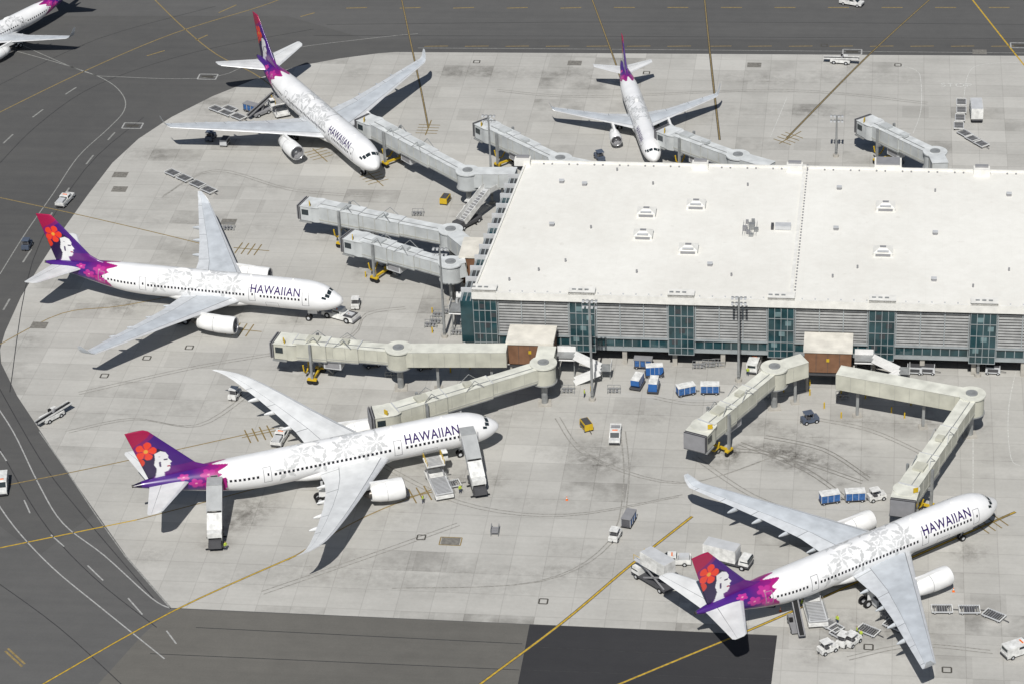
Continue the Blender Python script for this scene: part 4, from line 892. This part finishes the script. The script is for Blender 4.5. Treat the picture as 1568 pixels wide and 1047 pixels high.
def chock_rack():
    mb=MB()
    for y in (-.6,.6): mb.beam((-1.1,y,.5),(1.1,y,.5),.08,.08,GALV); mb.beam((-1.1,y,1.1),(1.1,y,1.1),.08,.08,GALV)
    for x in (-1.1,0,1.1):
        for y in (-.6,.6): mb.beam((x,y,0),(x,y,1.1),.08,.08,GALV)
    for x in (-.7,-.1,.5): mb.box((x,0,.6),(.35,1.0,.2),MGREY)
    return mb.mesh('equipment_rack')
def cone():
    mb=MB(); mb.box((0,0,.03),(.4,.4,.06),ORANGE); mb.cyl((0,0,.06),(0,0,.75),.16,ORANGE,r1=.03,n=10); mb.cyl((0,0,.35),(0,0,.5),.107,WHITE,r1=.08,n=10); return mb.mesh('traffic_cone')
def bollard():
    mb=MB(); mb.cyl((0,0,0),(0,0,1.2),.13,YEL,n=10); mb.cyl((0,0,1.2),(0,0,1.26),.13,YEL,r1=.04,n=10); mb.cyl((0,0,0),(0,0,.06),.25,CONCW,n=10); return mb.mesh('bollard')
ME=dict(pickup=pickup(),pickup2=pickup(bedm=LGREY),van=pickup(van=True),tug=tug(),tugd=tug(mat('dark_blue_grey',(.08,.1,.14),.5)),push=pushback(),cart=cart(),cartd=cart(mat('dark_cart',(.10,.10,.11),.7),MGREY),dolly=dolly(),uld=uld(),belt=belt_loader(),belt2=belt_loader(MGREY,.38),flatbelt=belt_loader(WHITEB,.06),loader=cargo_loader(),stairs=pax_stairs(),stairsc=pax_stairs(True),boxt=box_truck(),cater=box_truck(True),gpu=gpu(),gpug=gpu(LGREY),rack=chock_rack(),cone=cone(),bollard=bollard())
def G(k,name,u,v,u2,v2):
    return put(ME[k],name,S(u,v),HD(u,v,u2,v2))
G('push','pushback_tractor',522,487,500,481); G('tug','baggage_tug',545,470,548,455)
G('pickup2','service_truck',100,311,112,298); G('tugd','baggage_tug',42,380,48,370); G('flatbelt','belt_loader',80,641,104,628); G('van','service_van',4,748,2,770)
G('pickup','pickup_truck',1304,8,1322,11); G('flatbelt','belt_loader',1287,97,1312,99); G('boxt','box_truck',1494,178,1490,150)
G('pickup','pickup_truck',942,670,940,690); G('gpu','ground_power_unit',898,656,905,665); G('van','service_van',1155,563,1160,550)
for a in [(976,592,970,602),(1002,575,1020,574),(1001,597,1004,585)]: G('uld','cargo_container',*a)
for a in [(1050,604,1070,600),(1087,602,1110,602),(1270,769,1290,766),(1309,766,1330,765)]: G('cart','baggage_cart',*a)
G('tug','baggage_tug',1342,764,1360,760); G('tug','baggage_tug',942,824,948,812); G('cartd','baggage_cart',963,802,970,790) 
G('rack','equipment_rack',758,815,760,800); G('pickup2','pickup_truck',1032,862,1015,862); G('boxt','box_truck',1115,862,1140,868); G('cater','catering_truck',1000,893,975,878); G('van','service_van',1560,1000,1575,995)
for a in [(265,268),(283,276),(303,285),(320,294)]: G('dolly','container_dolly',*a,a[0]+20,a[1]+9)
for i,a in enumerate([(1472,160),(1472,172),(1470,184),(1468,196),(1478,208),(1490,216),(1502,223)]): G('dolly','container_dolly',*a,a[0]+(0 if i<4 else 14),a[1]+(12 if i<4 else 8))
for a in [(1442,935),(1484,936),(1522,945),(1330,968),(1370,960)]: G('dolly','container_dolly',*a,a[0]+20,a[1]+(0 if a[0]<1500 and a[0]>1400 else 8))
for a in [(1275,962),(1262,955),(1288,975)]: G('dolly','container_dolly',*a,a[0]+14,a[1]+8)
G('tug','baggage_tug',1267,997,1280,992); G('tug','baggage_tug',1305,985,1318,975); G('tug','baggage_tug',1292,985,1300,975)
G('belt2','belt_loader',1218,960,1205,920); G('loader','cargo_loader',1246,938,1238,910); G('gpug','ground_power_unit',1348,925,1360,920); G('rack','equipment_rack',1360,945,1370,940)
def at787(k,name,a,reach,turn=0,lat=3.0):
    """unit whose front end (reach metres ahead of its origin) touches the starboard door a metres aft of the nose"""
    h_=e787.rotation_euler[2]; f=Vector((math.cos(h_),math.sin(h_),0)); l=Vector((-f.y,f.x,0)); p=e787.location-f*a-l*lat; hh=h_+math.pi/2+turn
    return put(ME[k],name,(p.x-math.cos(hh)*reach,p.y-math.sin(hh)*reach,0),hh)
at787('stairsc','passenger_stairs',48.8,4.3,-.27,2.75); at787('stairsc','passenger_stairs',6.5,4.3,-.10,3.0); at787('loader','cargo_loader',12.8,4.6,-.05,3.4)
G('pickup2','service_truck',430,674,436,664); G('tug','baggage_tug',360,608,366,600)
G('dolly','container_dolly',690,744,710,740); G('dolly','container_dolly',668,732,688,728)
G('loader','cargo_loader',425,170,440,190); G('belt2','belt_loader',400,176,420,168); 
for a in [(332,170),(348,176),(366,182),(352,170)]: G('dolly','container_dolly',*a,a[0]+20,a[1]+8)
G('tugd','baggage_tug',323,214,330,205); G('gpug','ground_power_unit',345,222,350,215); G('cartd','baggage_cart',385,172,400,176)
G('stairs','passenger_stairs',735,335,760,322); G('gpu','ground_power_unit',682,311,690,300); G('tug','baggage_tug',720,320,730,310)
G('rack','equipment_rack',350,352,370,352); G('tugd','baggage_tug',918,245,910,235); G('gpug','ground_power_unit',600,345,612,340); G('gpug','ground_power_unit',590,405,602,400)
for a in [(660,500),(668,495),(700,512),(690,480),(1070,563),(1085,561),(1100,560),(940,600),(870,600),(672,485),(700,470),(715,500),(1290,610),(1340,605),(515,565),(600,575),(760,600),(1180,610),(640,330)]: G('rack','equipment_rack',*a,a[0]+20,a[1])
for a in [(650,563),(1240,646),(570,560)]: G('tugd','baggage_tug',*a,a[0]+20,a[1]-4)
for a in [(1240,605),(1240,590),(1262,625),(1288,607),(1288,640),(1325,610),(1368,612),(1365,632),(1385,640),(1300,590),(1430,620),(1455,640),(1395,620),(905,600),(905,585),(680,545),(720,565),(735,560),(1200,600),(1205,585),(610,570),(640,565),(830,590),(690,570),(662,480),(662,510),(560,425),(575,420)]: put(ME['bollard'],'bollard',S(*a))
for a in [(1195,935),(868,765),(1380,915),(1460,905)]: put(ME['cone'],'traffic_cone',S(*a))
for u in (985,1400,1420,1520): G('cartd' if u%2 else 'gpug','baggage_cart' if u%2 else 'ground_power_unit',u,563 if u<1100 else 571,u+20,564 if u<1100 else 572)
# ================================================================ PEOPLE
def person_mesh():
    me=bpy.data.meshes.new('ramp_worker'); P_=[(0,0,.95,.15),(0,0,1.15,.15),(0,0,1.38,.17),(0,0,1.52,.065),(.01,0,1.62,.095),(.01,0,1.72,.09),
     (0,.1,.88,.095),(.08,.11,.50,.07),(0,.12,.10,.05),(.14,.12,.05,.045),(0,-.1,.88,.095),(-.08,-.11,.50,.07),(-.16,-.12,.12,.05),(-.03,-.12,.05,.045),
     (0,.2,1.42,.07),(.03,.27,1.14,.05),(.16,.26,.92,.038),(.22,.25,.85,.035),(0,-.2,1.42,.07),(-.06,-.27,1.14,.05),(.05,-.27,.92,.038),(.10,-.26,.84,.035)]
    E=[(0,1),(1,2),(2,3),(3,4),(4,5),(0,6),(6,7),(7,8),(8,9),(0,10),(10,11),(11,12),(12,13),(2,14),(14,15),(15,16),(16,17),(2,18),(18,19),(19,20),(20,21)]
    for b in (17,21):
        p=P_[b]
        for i,(dx,dy,dz) in enumerate(((.03,.03,-.05),(.045,.01,-.08),(.04,-.005,-.085),(.03,-.02,-.08),(.01,-.03,-.06))):
            P_.append((p[0]+dx,p[1]+dy,p[2]+dz,.009)); E.append((b,len(P_)-1))
    me.from_pydata([p[:3] for p in P_],E,[]); o=bpy.data.objects.new('tmp',me); sc.collection.objects.link(o); o.modifiers.new('s','SKIN'); m2=o.modifiers.new('u','SUBSURF'); m2.levels=1
    for i,p in enumerate(P_): me.skin_vertices[0].data[i].radius=(p[3],p[3])
    me.skin_vertices[0].data[0].use_root=True
    bpy.context.view_layer.update(); r=bpy.data.meshes.new_from_object(o.evaluated_get(bpy.context.evaluated_depsgraph_get())); bpy.data.objects.remove(o)
    mt=bpy.data.materials.new('worker_clothes'); mt.use_nodes=True; n=mt.node_tree; b=n.nodes['Principled BSDF']; tc=n.nodes.new('ShaderNodeTexCoord'); sp=n.nodes.new('ShaderNodeSeparateXYZ'); n.links.new(tc.outputs['Object'],sp.inputs[0]); cr=n.nodes.new('ShaderNodeValToRGB'); cr.color_ramp.interpolation='CONSTANT'
    mr=n.nodes.new('ShaderNodeMath'); mr.operation='DIVIDE'; mr.inputs[1].default_value=2; n.links.new(sp.outputs[2],mr.inputs[0]); n.links.new(mr.outputs[0],cr.inputs[0])
    e=cr.color_ramp.elements; e[0].color=(.02,.02,.025,1); e[1].position=.05; e[1].color=(.03,.04,.08,1)
    for pos,c_ in ((.47,(.40,.50,.05,1)),(.755,(.35,.2,.13,1)),(.86,(.03,.02,.015,1))): x_=e.new(pos); x_.color=c_
    n.links.new(cr.outputs[0],b.inputs['Base Color']); r.materials.clear(); r.materials.append(mt)
    r.polygons.foreach_set('use_smooth',[True]*len(r.polygons)); return r
pm=person_mesh()
for i,a in enumerate([(1312,972),(1318,978),(1228,930),(535,492),(705,755),(895,608),(1145,575),(648,770),(1282,955),(346,842)]): put(pm,'ramp_worker',S(*a),i*1.3)
print('done')
